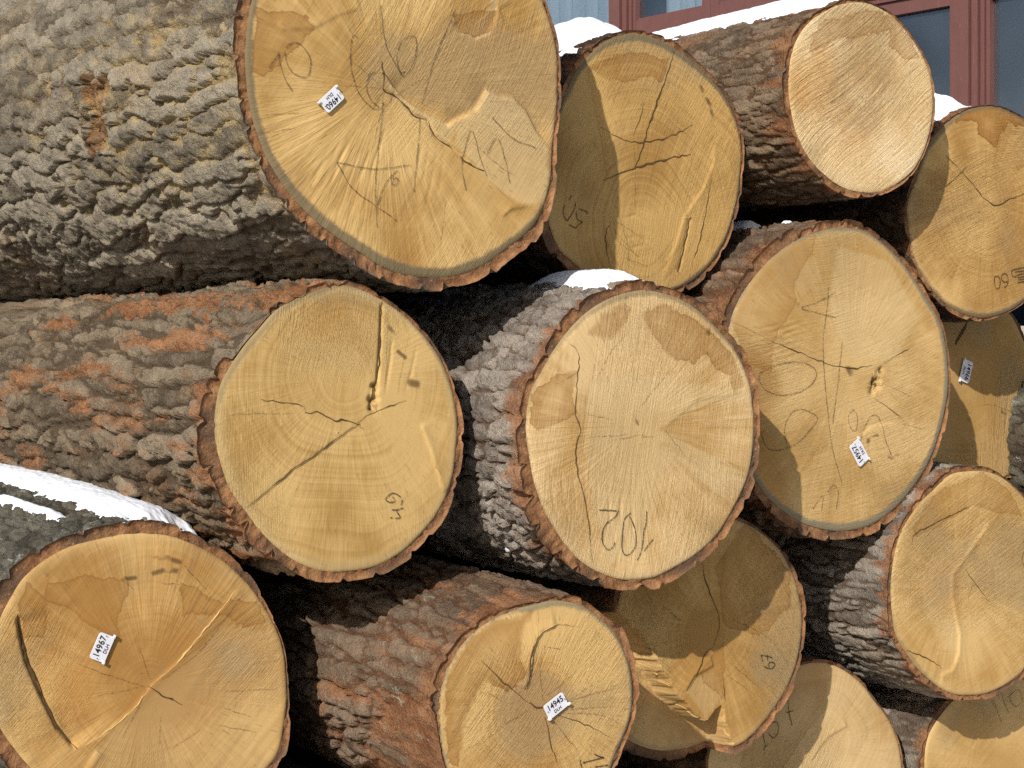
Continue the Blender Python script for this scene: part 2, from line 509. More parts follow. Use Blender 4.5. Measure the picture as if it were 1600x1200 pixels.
def bark_mat(name, p, seed):
    t = NT(name); co = t.obco()
    hgt, cid, red, dust = t.attr('bark')
    n1, n3, rn, ln = t.attr('field')
    off = t.vm('ADD', co, (seed * 2.3, seed * 1.3, seed * 0.7))
    n2 = t.noise(off, 170.0, 4.0, 0.72)
    n2c = t.m('SUBTRACT', n2, 0.5)
    f = t.m('ADD', t.m('MULTIPLY', n1, 0.35), t.m('MULTIPLY', n2c, 1.0))
    f = t.m('ADD', f, t.m('MULTIPLY', t.m('SUBTRACT', cid, 0.5), 0.5))
    f = t.ss(f, -0.55, 0.55)
    c = t.mix(f, p['dark'], p['lite'])
    c = t.mix(t.m('MULTIPLY', t.ss(n3, 0.1, 0.6), 0.5), c, t.mix(1.0, c, p.get('cloud', (1.0, 0.80, 0.66)), 'MULTIPLY'))
    # older, browner layers show in the furrows
    c = t.mix(t.m('MULTIPLY', t.ss(t.m('ADD', hgt, t.m('MULTIPLY', n2c, 0.5)), 0.42, 0.12), 0.8), c, p['furrow'])
    # rubbed, rust-coloured patches
    rr = t.m('ADD', red, t.m('MULTIPLY', rn, 0.75))
    rr = t.m('ADD', rr, t.m('MULTIPLY', n2c, 0.7))
    rm = t.ss(rr, 0.30, 0.66)
    rc = t.mix(t.ss(t.m('ADD', n2, t.m('MULTIPLY', n1, 0.3)), 0.25, 0.75), p.get('red1', (0.20, 0.085, 0.038)), p.get('red2', (0.40, 0.20, 0.10)))
    c = t.mix(t.m('MULTIPLY', rm, 0.85), c, rc)
    # lichen
    li = p.get('lichen', 0.2)
    lm = t.ss(t.m('ADD', t.m('MULTIPLY', ln, 0.6), t.m('MULTIPLY', n2c, 1.2)), 0.62 - 0.38 * li, 0.75 - 0.34 * li)
    lm = t.m('MULTIPLY', lm, t.ss(hgt, 0.2, 0.5))
    c = t.mix(t.m('MULTIPLY', lm, 0.75), c, p.get('lich', (0.40, 0.42, 0.36)))
    # sawdust caught in the furrows
    dm = t.m('MULTIPLY', dust, t.ss(t.m('ADD', t.noise(off, 420.0, 2.0, 0.7), t.m('MULTIPLY', n1, 0.3)), 0.44, 0.60))
    c = t.mix(dm, c, (0.58, 0.42, 0.18))
    return t.pbr(c, 0.92, 0.10, t.bump(n2, 1.0, 0.0105))

def rim_mat():
    t = NT('cut_bark'); co = t.obco()
    n1 = t.noise(co, 45.0, 4.0, 0.6); n2 = t.noise(co, 220.0, 3.0, 0.6); n3 = t.noise(co, 11.0, 2.0)
    c = t.mix(t.ss(n1, 0.3, 0.7), (0.16, 0.072, 0.032), (0.36, 0.185, 0.085))
    c = t.mix(t.ss(n3, 0.46, 0.66), c, (0.13, 0.075, 0.045))
    c = t.mix(t.ss(n2, 0.6, 0.75), c, (0.46, 0.26, 0.13))
    return t.pbr(c, 0.85, 0.15, t.bump(t.m('ADD', n1, n2), 0.6, 0.004))
RIM = rim_mat()

def crack_mat():
    t = NT('crack_shadow_line'); co = t.obco()  # dark brown of the dirt filling the cracks
    return t.pbr(t.mix(t.noise(co, 90.0, 3.0), (0.05, 0.03, 0.014), (0.15, 0.09, 0.04)), 0.9, 0.05)
CRACK = crack_mat()
def pencil_mat(name, col, lo, hi, op):
    t = NT(name); co = t.obco()
    f = t.m('MULTIPLY', t.ss(t.noise(co, 330.0, 3.0, 0.7), lo, hi), op)
    d = t.n('ShaderNodeBsdfDiffuse'); d.inputs['Color'].default_value = col + (1,)
    tr = t.n('ShaderNodeBsdfTransparent')
    mx = t.n('ShaderNodeMixShader'); t.put(mx.inputs[0], f)
    t.t.links.new(tr.outputs[0], mx.inputs[1]); t.t.links.new(d.outputs[0], mx.inputs[2])
    t.t.links.new(mx.outputs[0], t.out.inputs['Surface'])
    return t.mat
PENCIL = pencil_mat('pencil_line', (0.05, 0.045, 0.04), 0.34, 0.58, 0.66)
CRAYON = pencil_mat('black_crayon', (0.02, 0.02, 0.02), 0.30, 0.50, 0.80)
FAINT = pencil_mat('fine_hair_crack', (0.10, 0.055, 0.02), 0.38, 0.60, 0.55)
RIDGE = simple_mat('torn_pale_fibre', (0.50, 0.345, 0.145), 0.85, 0.15, 0.2, 120.0, 0.5)
TAGW = simple_mat('white_plastic_tag', (0.74, 0.75, 0.80), 0.35, 0.4, 0.04, 30.0, 0.02)
TAGK = simple_mat('black_print', (0.02, 0.02, 0.03), 0.5, 0.2, 0.1)

# ------------------------------------------------------------------ snow material
def snow_mat():
    t = NT('snow'); co = t.obco()
    n = t.noise(co, 60.0, 5.0, 0.65); n2 = t.noise(co, 500.0, 2.0)
    c = t.mix(n, (0.78, 0.82, 0.90), (0.86, 0.89, 0.95))
    return t.pbr(c, 0.65, 0.2, t.bump(t.m('ADD', t.m('MULTIPLY', n, 1.0), t.m('MULTIPLY', n2, 0.4)), 0.35, 0.004))
SNOW = snow_mat()

# ------------------------------------------------------------------ one log
def zf(s, ox, oy):
    return lambda *p: [(p[i] / s + ox, p[i + 1] / s + oy) for i in range(0, len(p), 2)]

class Log:
    pass
LOGS = {}

def make_log(key, depth, c, pts, label, bark, wood, seed, dense=0.45, thick=0.010, length=4.0,
             rimw=None, stains=(), cracks=(), hairs=(), marks=(), crayons=(), ridges=(), steps=(), grooves=(), holes=(), recess=None,
             pith=None, nth=440, nr=110, patches=(), drift=(0.0, 0.0), tears=(), flare=0.0, pales=()):
    L = Log(); LOGS[key] = L
    P0 = CAM + ray(*c) * depth
    M = Matrix(((UV[0], 0, -DV[0], P0[0]), (UV[1], 0, -DV[1], P0[1]), (0, 1, 0, P0[2]), (0, 0, 0, 1)))
    L.M = M; L.P0 = P0
    root = empty('log', None, label, 'log', 'cut logs of the stacked pile'); root.matrix_world = M
    L.root = root
    def loc(p):
        r = ray(*p); k = np.dot(P0 - CAM, DV) / np.dot(r, DV)
        W = CAM + r * k - P0
        return np.array([np.dot(W, UV), W[2]])
    locs = lambda ps: np.array([loc(p) for p in ps])
    def to_world(x, y, z):
        return P0 + np.outer(x, UV) + np.outer(y, [0, 0, 1.0]) + np.outer(z, -DV)
    # outline of the wood as a radius by angle
    lp = locs(pts)
    th = np.arctan2(lp[:, 1], lp[:, 0]); rr = np.hypot(lp[:, 0], lp[:, 1])
    o = np.argsort(th); th, rr = th[o], rr[o]
    tt = np.linspace(-math.pi, math.pi, 721)[:-1]
    base = np.interp(tt, np.concatenate([th - 2 * math.pi, th, th + 2 * math.pi]), np.concatenate([rr, rr, rr]))
    kern = np.exp(-0.5 * (np.arange(-18, 19) / 6.0) ** 2); kern /= kern.sum()
    base = np.convolve(np.concatenate([base[-18:], base, base[:18]]), kern, 'valid')
    base = base * (1 + 0.011 * fbm((tt + math.pi) / (2 * math.pi) * 14, tt * 0, seed + 3, 3, px=14))
    tb = np.concatenate([tt, [math.pi]]); bb = np.concatenate([base, base[:1]])
    R = lambda a: np.interp((a + math.pi) % (2 * math.pi) - math.pi, tb, bb)
    rm = base.mean(); L.rm = rm; L.R = R; L.loc = loc
    rng = np.random.default_rng(seed)

    # ---------------- cut face
    S_st = [(locs(p), a, w) for p, a, w in steps]
    S_gr = [(locs(p), a, w) for p, a, w in grooves]
    S_ho = [(loc(p), a, w) for p, a, w in holes]
    S_rec = locs(recess[0]) if recess else None
    sa = math.radians(wood.get('saw', 60.0))
    def zface(x, y):
        z = 0.0022 * fbm(x * 7 + seed, y * 7, seed + 11, 3)
        ac = -math.sin(sa) * x + math.cos(sa) * y + wood.get('sawc', .25) * (math.cos(sa) * x + math.sin(sa) * y) ** 2
        al = math.cos(sa) * x + math.sin(sa) * y
        pat = sstep(-0.35, 0.5, vnoise(x * 6 + 9, y * 6, seed + 5))
        z = z + wood.get('sawz', 0.0005) * pat * fbm(ac * 75, al * 4.0, seed + 21, 2)
        for p, a, w in S_st:
            d, s, u = poly_dist(x, y, p)
            en = sstep(0, .08, u) * sstep(1, .92, u)
            sg = 1 / (1 + np.exp(-np.clip(s * d / 0.0016, -30, 30)))
            z = z + a * en * sg * np.exp(-d / w)
        for p, a, w in S_gr:
            d, s, u = poly_dist(x, y, p)
            if a < .0025:                       # saw streaks: fade in and out, uneven
                en = sstep(0, .45, u) * sstep(1, .55, u) * (0.55 + 0.7 * vnoise(u * 5 + p[0, 0] * 900, u * 0 + p[0, 1] * 700, seed + 6))
            else:
                en = sstep(0, .05, u) * sstep(1, .95, u)
            z = z - a * en * np.exp(-(d / w) ** 2)
        for p, a, w in S_ho:
            d = np.hypot(x - p[0], y - p[1])
            z = z - a * np.exp(-(d / w) ** 2) * (1 + 0.8 * vnoise(x * 130, y * 130, seed + 8))
        if S_rec is not None:
            sdv = poly_sd(x, y, S_rec) + 0.007 * fbm(x * 45, y * 45, seed + 4, 3)
            z = z - recess[1] * sstep(-0.002, 0.010, sdv) + 0.004 * sstep(.0, .01, sdv) * fbm(x * 25, y * 25, seed + 2, 3)
        return z
    L.zface = zface
    TH = np.linspace(-math.pi, math.pi, nth, endpoint=False)
    rho = np.linspace(0.004, 1.0, nr)
    A, RHO = np.meshgrid(TH, rho)
    rad = RHO * R(A)
    X = (rad * np.cos(A)).ravel(); Y = (rad * np.sin(A)).ravel()
    Zz = zface(X, Y)
    edge = ((1 - RHO) * R(A)).ravel()
    Zz = Zz - 0.003 * np.exp(-edge / 0.004)
    Vv = np.stack([X, Y, Zz], -1)
    q = grid_faces(nr, nth, wrap_v=True)
    Vv = np.vstack([Vv, [[0, 0, Zz[:nth].mean()]]])
    cidx = len(Vv) - 1
    j = np.arange(nth)
    tri = np.stack([np.full(nth, cidx), j, (j + 1) % nth], -1)
    feat = np.zeros((len(Vv), 4)); 
    sd = np.full(len(X), -1.0)
    for p in stains:
        sd = np.maximum(sd, poly_sd(X, Y, locs(p)))
    feat[:-1, 0] = np.clip(sd, -0.06, 0.06)
    if rimw is not None:
        # rimw: list of (angle deg, width m)
        ra = np.array([a for a, w in rimw]) * math.pi / 180; rw = np.array([w for a, w in rimw])
        o = np.argsort(ra); ra, rw = ra[o], rw[o]
        Wd = np.interp(A.ravel(), np.concatenate([ra - 2 * math.pi, ra, ra + 2 * math.pi]), np.concatenate([rw, rw, rw]))
        feat[:-1, 1] = np.clip((Wd - edge) / 0.010, -2, 1.5)
    else:
        feat[:-1, 1] = -2
    tr = np.zeros(len(X))
    for p, a, w in S_ho:
        tr = np.maximum(tr, np.exp(-((X - p[0]) ** 2 + (Y - p[1]) ** 2) / (w * .9) ** 2))
    for p, w in tears:
        d, s, u = poly_dist(X, Y, locs(p))
        tr = np.maximum(tr, sstep(w, w * .3, d) * sstep(-.4, .6, vnoise(X * 90, Y * 90, seed + 31)))
    feat[:-1, 2] = tr
    feat[:-1, 3] = edge
    feat[-1] = feat[0]
    fld = np.zeros((len(Vv), 4))
    fld[:-1, 0] = fbm(X * 8 + seed, Y * 8, seed + 201, 4)
    fld[:-1, 1] = fbm(X * 9 + seed, Y * 9, seed + 202, 2)
    fld[:-1, 2] = vnoise(X * 5 + seed, Y * 5, seed + 203)
    fld[:-1, 3] = fbm(X * 4.5 + seed, Y * 4.5, seed + 204, 4)
    fld[-1] = fld[0]
    pl = loc(pith) if pith is not None else np.array([0.0, 0.0])
    wm = wood_mat('cut_wood_%s' % key, wood, pl, seed * 0.731)
    fo = mesh_obj('cut_face', Vv, [q, tri], wm, root)
    add_attr(fo, 'feat', feat)
    add_attr(fo, 'field', fld)
    ext = np.zeros((len(Vv), 4)); psd = np.full(len(X), -1.0)
    for p in pales:
        psd = np.maximum(psd, poly_sd(X, Y, locs(p)))
    ext[:-1, 0] = np.clip(psd, -.06, .06)
    ext[:-1, 1] = fbm(X * 5 + 7.7, Y * 5 + seed, seed + 205, 5, gain=.65)
    ext[-1] = ext[0]
    add_attr(fo, 'extra', ext)

    # ---------------- bark
    rb = rm + thick
    circ = 2 * math.pi * rb
    # angle samples: finer on the side seen lengthwise
    ang = []; a = math.radians(70)
    fine = bark.get('fine', 0.0042)
    while a < math.radians(70) + 2 * math.pi - 1e-6:
        ang.append(a)
        deg = math.degrees(a) % 360
        a += (fine if 70 <= deg <= 285 else 0.0065) / rb
    ang = np.array(ang); na = len(ang)
    ss_ = list(np.arange(0, dense, fine * 1.15)); st = fine * 1.15
    while ss_[-1] < length:
        st = min(st * 1.25, 0.16); ss_.append(ss_[-1] + st)
    sv = np.array(ss_); ns = len(sv)
    Ag, Sg = np.meshgrid(ang, sv)
    yy = Ag / (2 * math.pi) % 1.0
    wy, ws = bark.get('wy', 0.034), bark.get('ws', 0.10)
    n = max(6, int(round(circ / wy)))
    n3 = max(3, n // 3)
    warp = 0.55 * fbm(yy * n3, Sg / 0.09, seed + 40, 3, px=n3)
    warp2 = 0.6 * fbm(yy * n, Sg / 0.05, seed + 41, 3, px=n)
    f1, f2, cid, lx, ly = worley(yy * n + warp, Sg / ws + warp2, seed + 42, n)
    e = f2 - f1
    plate = sstep(0.015, bark.get('edge', 0.26), e)
    tilt = (cid - 0.5) * 1.1 * lx + (_hash(np.floor(cid * 1e5), np.floor(cid * 7e4), 5) - 0.5) * 1.1 * ly
    n2c = int(round(circ / (wy * 0.60)))
    g1, g2, gid, gx, gy = worley(yy * n2c + 0.6 * fbm(yy * n, Sg / .03, seed + 50, 3, px=n), Sg / (ws * 0.34) + warp2, seed + 43, n2c)
    fl = sstep(0.0, 0.16, g2 - g1)
    n4 = max(8, int(round(circ / 0.016)))
    rough = fbm(yy * n4, Sg / 0.018, seed + 44, 4, px=n4, gain=0.65)
    big = fbm(yy * 5, Sg / 0.35, seed + 45, 2, px=5)
    flk = bark.get('flake', 0.22)
    body = plate * (0.66 + 0.40 * (cid - 0.5) + 0.4 * tilt + flk * 0.8 * (gid - 0.5)) * (1 - flk + flk * fl)
    if bark.get('net'):
        # interlacing crests round flat-bottomed diamonds
        crest = 1 - sstep(0.02, 0.30, e + 0.10 * rough)
        body = 0.22 + 0.50 * crest * (0.75 + 0.5 * (gid - 0.5)) + 0.22 * (cid - 0.5) + 0.18 * tilt
        body = body * (1 - 0.45 * (1 - fl))
        plate = plate * 0 + 0.6
    h = body + (0.10 + 0.18 * plate) * rough + 0.12 * big
    hq = (h + 0.06 * rough) * 5
    ter = (np.floor(hq) + sstep(0.5, 1.0, hq - np.floor(hq))) / 5
    h = 0.5 * h + 0.5 * ter
    # at the cut the bark shows as broad rounded lobes, thinner on some sides
    m_ = max(6, int(round(circ / bark.get('lobe', 0.060))))
    lob = worley(yy[0] * m_ + 0.5 * fbm(yy[0] * m_ / 1.0, yy[0] * 0, seed + 52, 2, px=m_), yy[0] * 0 + 0.5, seed + 51, m_, jit=0.75)
    lobe = 0.10 + 0.62 * sstep(0.0, 0.22, lob[1] - lob[0]) + 0.55 * (lob[2] - 0.5) + 0.16 * rough[0] + 0.2 * big[0]
    wl_ = np.exp(-Sg / 0.016)
    h = h * (1 - wl_) + lobe[None, :] * wl_
    amp = bark.get('amp', 0.018)
    sidef = 0.62 - 0.24 * np.cos(Ag) - 0.12 * np.sin(Ag) + 0.42 * fbm(yy * 7, yy * 0, seed + 53, 3, px=7)
    sidef = sidef * np.exp(-Sg / 0.25) + (1 - np.exp(-Sg / 0.25))
    hh = h * amp * np.clip(sidef, 0.12, 1.25)
    thk = thick * np.clip(sidef, 0.22, 1.2)
    redm = np.full(Ag.shape, bark.get('red', 0.0)) + bark.get('rededge', 0.5) * np.exp(-Sg / bark.get('redlen', 0.03))
    redm = redm + bark.get('redtop', 0.0) * sstep(0.5, 1.0, h)
    if bark.get('net'):
        redm = redm + bark['net'] * crest
    dustm = np.zeros(Ag.shape)
    fade = np.clip(Sg / 0.6, 0, 1)
    Rw = R(Ag) * (1 - fade) + rm * fade
    Rw = Rw * (1 + flare * Sg)
    ze = -zface(R(ang) * np.cos(ang) * .995, R(ang) * np.sin(ang) * .995)
    ze = np.where(np.abs(ze) > .006, ze, 0.0)
    rad = Rw + thk + hh
    Bx = rad * np.cos(Ag) + drift[0] * Sg; By = rad * np.sin(Ag) + drift[1] * Sg
    if patches:
        W = to_world(Bx.ravel(), By.ravel(), -Sg.ravel())
        px, py = project(W); px = px.reshape(Ag.shape); py = py.reshape(Ag.shape)
        front = (np.cos(Ag - math.radians(160)) > -0.35)
        for pt in patches:
            kind, poly = pt[0], pt[1]
            sdp = poly_sd(px, py, poly) + 24 * fbm(yy * n, Sg / 0.03, seed + 60, 4, px=n, gain=.65)
            mk = sstep(-6, 8, sdp) * front
            if kind == 'red':
                redm = redm + pt[2] * mk
            elif kind == 'dust':
                dustm = np.maximum(dustm, pt[2] * mk)
            elif kind == 'strip':            # bark shaved off
                hh = hh * (1 - 0.86 * mk) - pt[2] * mk
                redm = redm + pt[3] * mk
            elif kind == 'pit':
                hh = hh - pt[2] * mk * (0.4 + 0.9 * np.abs(fbm(yy * n2c, Sg / 0.012, seed + 61, 3, px=n2c)))
                redm = redm + 0.9 * mk
        rad = Rw + thk + hh
        Bx = rad * np.cos(Ag) + drift[0] * Sg; By = rad * np.sin(Ag) + drift[1] * Sg
    hn = np.clip(h, 0, 1.1)
    dustm = dustm * sstep(0.75, 0.25, h)
    # ragged broken cut edge
    Zb = -(Sg + ze[None, :] * np.clip(1 - Sg / 0.25, 0, 1))
    Zb[0] -= 0.0015
    jitter = 0.004 * vnoise(yy * n4 * 1.0, Sg / 0.01, seed + 70, px=n4)
    Zb[1:4] += jitter[1:4] * 0.3
    Vb = [np.stack([Bx.ravel(), By.ravel(), Zb.ravel()], -1)]
    atb = [np.stack([hn.ravel(), cid.ravel(), redm.ravel(), dustm.ravel()], -1)]
    qb = grid_faces(ns, na, wrap_v=True)
    nr_ = max(4, int(n // 1.3))
    nl_ = max(6, int(round(circ / 0.022)))
    fb = np.stack([fbm(yy * nl_, Sg / 0.045, seed + 301, 3, px=nl_, gain=.6).ravel(), fbm(yy * 8, Sg / 0.25, seed + 302, 3, px=8).ravel(),
                   fbm(yy * nr_, Sg / 0.19, seed + 303, 4, px=nr_, gain=.6).ravel(), fbm(yy * nl_, Sg / 0.03, seed + 304, 3, px=nl_).ravel()], -1)
    nb = ns * na
    # annulus of cut bark between the wood and the bark's outer edge
    nk = 4
    rin = R(ang) - 0.0015
    rout = rad[0]
    for k in range(nk):
        tq = k / (nk - 1)
        rk = rin + (rout - rin) * tq
        zz = -0.004 + 0.0035 * vnoise(ang * rb * 140, ang * 0 + k * 3.7, seed + 71) * (1 if 0 < k < nk - 1 else 0.3) - (0.004 * tq ** 2)
        if k == nk - 1: zz = np.full(na, -0.002)
        zz = zz - ze
        Vb.append(np.stack([rk * np.cos(ang), rk * np.sin(ang), zz], -1))
        atb.append(np.tile([0.8, 0.5, 1.0, 0.0], (na, 1)))
    qa = grid_faces(nk, na, wrap_v=True)[:, ::-1] + nb
    jj = np.arange(na); j2 = (jj + 1) % na
    ql = np.stack([nb + (nk - 1) * na + jj, nb + (nk - 1) * na + j2, j2, jj], -1)
    # closed far end
    Vb.append([[drift[0] * sv[-1], drift[1] * sv[-1], -sv[-1]]]); atb.append([[0.5, 0.5, 0, 0]])
    ci = nb + nk * na
    tb_ = np.stack([np.full(na, ci), (ns - 1) * na + j2, (ns - 1) * na + jj], -1)
    Vb = np.vstack(Vb)
    mi = np.concatenate([np.zeros(len(qb)), np.ones(len(qa)), np.ones(len(ql)), np.zeros(len(tb_))])
    bm = bark_mat('bark_%s' % key, bark, seed * 0.417)
    bo = mesh_obj('bark', Vb, [qb[:, ::-1], qa[:, ::-1], ql, tb_], [bm, RIM], root, mat_idx=mi)
    add_attr(bo, 'bark', np.vstack(atb))
    fa = np.zeros((len(Vb), 4)); fa[:nb] = fb
    add_attr(bo, 'field', fa)
    L.ang, L.sv, L.rad, L.thick = ang, sv, rad, thick
    L.drift = drift; L.flare = flare

    # ---------------- lines lying on the face
    def ribbon(name, strokes, width, mat, lift, wob=0.0006, taper=False, vary=0.3):
        V = []; Q = []
        for p in strokes:
            c2 = catmull(locs(p), 0.004)
            nn = len(c2)
            if nn < 2: continue
            idx = np.arange(nn)
            c2 = c2 + wob * np.stack([vnoise(idx * .45, idx * 0 + len(V), seed + 80), vnoise(idx * .45, idx * 0 + len(V), seed + 81)], -1)
            tg = np.gradient(c2, axis=0); tg /= np.linalg.norm(tg, axis=1)[:, None] + 1e-9
            nm = np.stack([-tg[:, 1], tg[:, 0]], -1)
            w = width * (1 + vary * vnoise(idx * .25, idx * 0 + 3.3, seed + 82 + len(V)))
            if taper:
                u = idx / (nn - 1); w = w * np.clip(4 * u * (1 - u), 0.15, 1) ** 0.5
            a_ = c2 + nm * w[:, None] / 2; b_ = c2 - nm * w[:, None] / 2
            zc = zface(c2[:, 0], c2[:, 1])
            z = np.maximum(np.maximum(zface(a_[:, 0], a_[:, 1]), zface(b_[:, 0], b_[:, 1])), zc) + lift
            b0 = len(V)
            V += [(a_[i, 0], a_[i, 1], z[i]) for i in range(nn)] + [(b_[i, 0], b_[i, 1], z[i]) for i in range(nn)]
            Q += [(b0 + i, b0 + nn + i, b0 + nn + i + 1, b0 + i + 1) for i in range(nn - 1)]
        if V:
            return mesh_obj(name, np.array(V), np.array(Q), mat, root)
    for s, w in cracks:
        ribbon('crack', [s], w * 0.62, CRACK, 0.0011, 0.0016, True, 0.6)
    for s in hairs:
        ribbon('hair_crack', [s], 0.0013, FAINT, 0.0012, 0.0012, True, 0.4)
    for strokes in marks:
        for s in strokes:
            ribbon('pencil_stroke', [s], 0.0019, PENCIL, 0.0017)
    for strokes in crayons:
        for s in strokes:
            ribbon('crayon_stroke', [s], 0.0021, CRAYON, 0.0017, 0.0003)
    for s, w in ridges:
        # a torn ridge of fibre standing proud of the cut
        c2 = catmull(locs(s), 0.0035); nn = len(c2)
        idx = np.arange(nn)
        c2 = c2 + 0.0012 * np.stack([vnoise(idx * .5, idx * 0, seed + 90), vnoise(idx * .5, idx * 0, seed + 91)], -1)
        tg = np.gradient(c2, axis=0); tg /= np.linalg.norm(tg, axis=1)[:, None] + 1e-9
        nm = np.stack([-tg[:, 1], tg[:, 0]], -1)
        wv = w * (0.6 + 0.7 * np.abs(vnoise(idx * .3, idx * 0, seed + 92)))
        u = idx / (nn - 1); wv *= np.clip(5 * u * (1 - u), 0.2, 1) ** .5
        zc = zface(c2[:, 0], c2[:, 1])
        V = np.vstack([np.column_stack([c2 + nm * wv[:, None], zc - .0015]), np.column_stack([c2, zc + wv * 0.55 * (1 + .5 * vnoise(idx * .8, idx * 0, seed + 93))]), np.column_stack([c2 - nm * wv[:, None], zc - .0015])])
        mesh_obj('torn_ridge', V, grid_faces(3, nn), RIDGE, root, smooth=False)
    return L

# ------------------------------------------------------------------ looks
GREY = dict(dark=(0.125, 0.105, 0.078), lite=(0.420, 0.365, 0.275), furrow=(0.142, 0.104, 0.068), lichen=0.25, lich=(0.40, 0.37, 0.30), wy=.041, ws=.26, amp=.020, edge=.20, flake=.26, cloud=(1.08, .90, .74), red1=(.17, .08, .035), red2=(.32, .17, .08), red=-0.30, rededge=.45)
OLIVE = dict(dark=(0.105, 0.080, 0.053), lite=(0.350, 0.275, 0.190), furrow=(0.094, 0.064, 0.040), lichen=0.3, wy=.034, ws=.27, amp=.021, edge=.32, flake=.30, red=.15, redtop=.25, cloud=(1.25, .95, .75), rededge=.4, red1=(.24, .10, .042), red2=(.44, .215, .10))
PALE = dict(dark=(0.14, 0.115, 0.095), lite=(0.47, 0.41, 0.35), furrow=(0.15, 0.09, 0.055), lichen=0.3, lich=(.55, .52, .48), wy=.038, ws=.085, amp=.022, edge=.18, red=-0.15, rededge=1.0, redlen=.05, flake=.34)
RUST = dict(dark=(0.10, 0.068, 0.045), lite=(0.30, 0.22, 0.155), furrow=(0.14, 0.065, 0.035), lichen=0.75, lich=(.34, .36, .28), wy=.034, ws=.19, amp=.020, red=.16, rededge=.5, redlen=.06)
MOSS = dict(dark=(0.060, 0.054, 0.042), lite=(0.20, 0.185, 0.145), furrow=(0.06, 0.045, 0.032), lichen=0.95, lich=(.42, .45, .40), wy=.028, ws=.05, amp=.015, red=-0.3, rededge=.6)
BROWN = dict(dark=(0.085, 0.060, 0.040), lite=(0.340, 0.255, 0.175), furrow=(0.108, 0.058, 0.031), lichen=0.15, wy=.022, ws=.11, amp=.010, red=0.02, redtop=.15, rededge=.6, redlen=.05)
SILVER = dict(dark=(0.132, 0.110, 0.090), lite=(0.462, 0.407, 0.341), furrow=(0.121, 0.083, 0.055), lichen=0.5, lich=(.55, .54, .50), wy=.026, ws=.15, amp=.014, red=-.25, rededge=1.1, redlen=.035)
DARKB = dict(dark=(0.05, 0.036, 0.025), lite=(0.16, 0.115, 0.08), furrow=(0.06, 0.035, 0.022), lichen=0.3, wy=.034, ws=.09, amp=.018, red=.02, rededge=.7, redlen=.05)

def tagged(d, **k):
    e = dict(d); e.update(k); return e

Z1 = zf(2.5, 360, 0); Z2 = zf(2.5, 820, 0); Z3 = zf(3.636, 1160, 0); Z5 = zf(2.142, 1100, 300)
Z6 = zf(3.75, 1400, 440); Z7 = zf(2.4, 1200, 700); Z8 = zf(2.162, 0, 430); Z9 = zf(2.222, 640, 400)
Z10 = zf(2.5, 0, 720); Z11 = zf(2.667, 400, 840); Z12 = zf(2.857, 920, 780)
ZZ = zf(1, 0, 0)
Zc = zf(20, 1170, 1000); Zd = zf(15, 590, 750); Ze = zf(17.14, 865, 295); Zf = zf(20, 890, 1150); Zg = zf(17.14, 1530, 400)
Zh = zf(9.23, 1160, 1060); Zi = zf(15, 1530, 1060); Zj = zf(10.91, 920, 780)

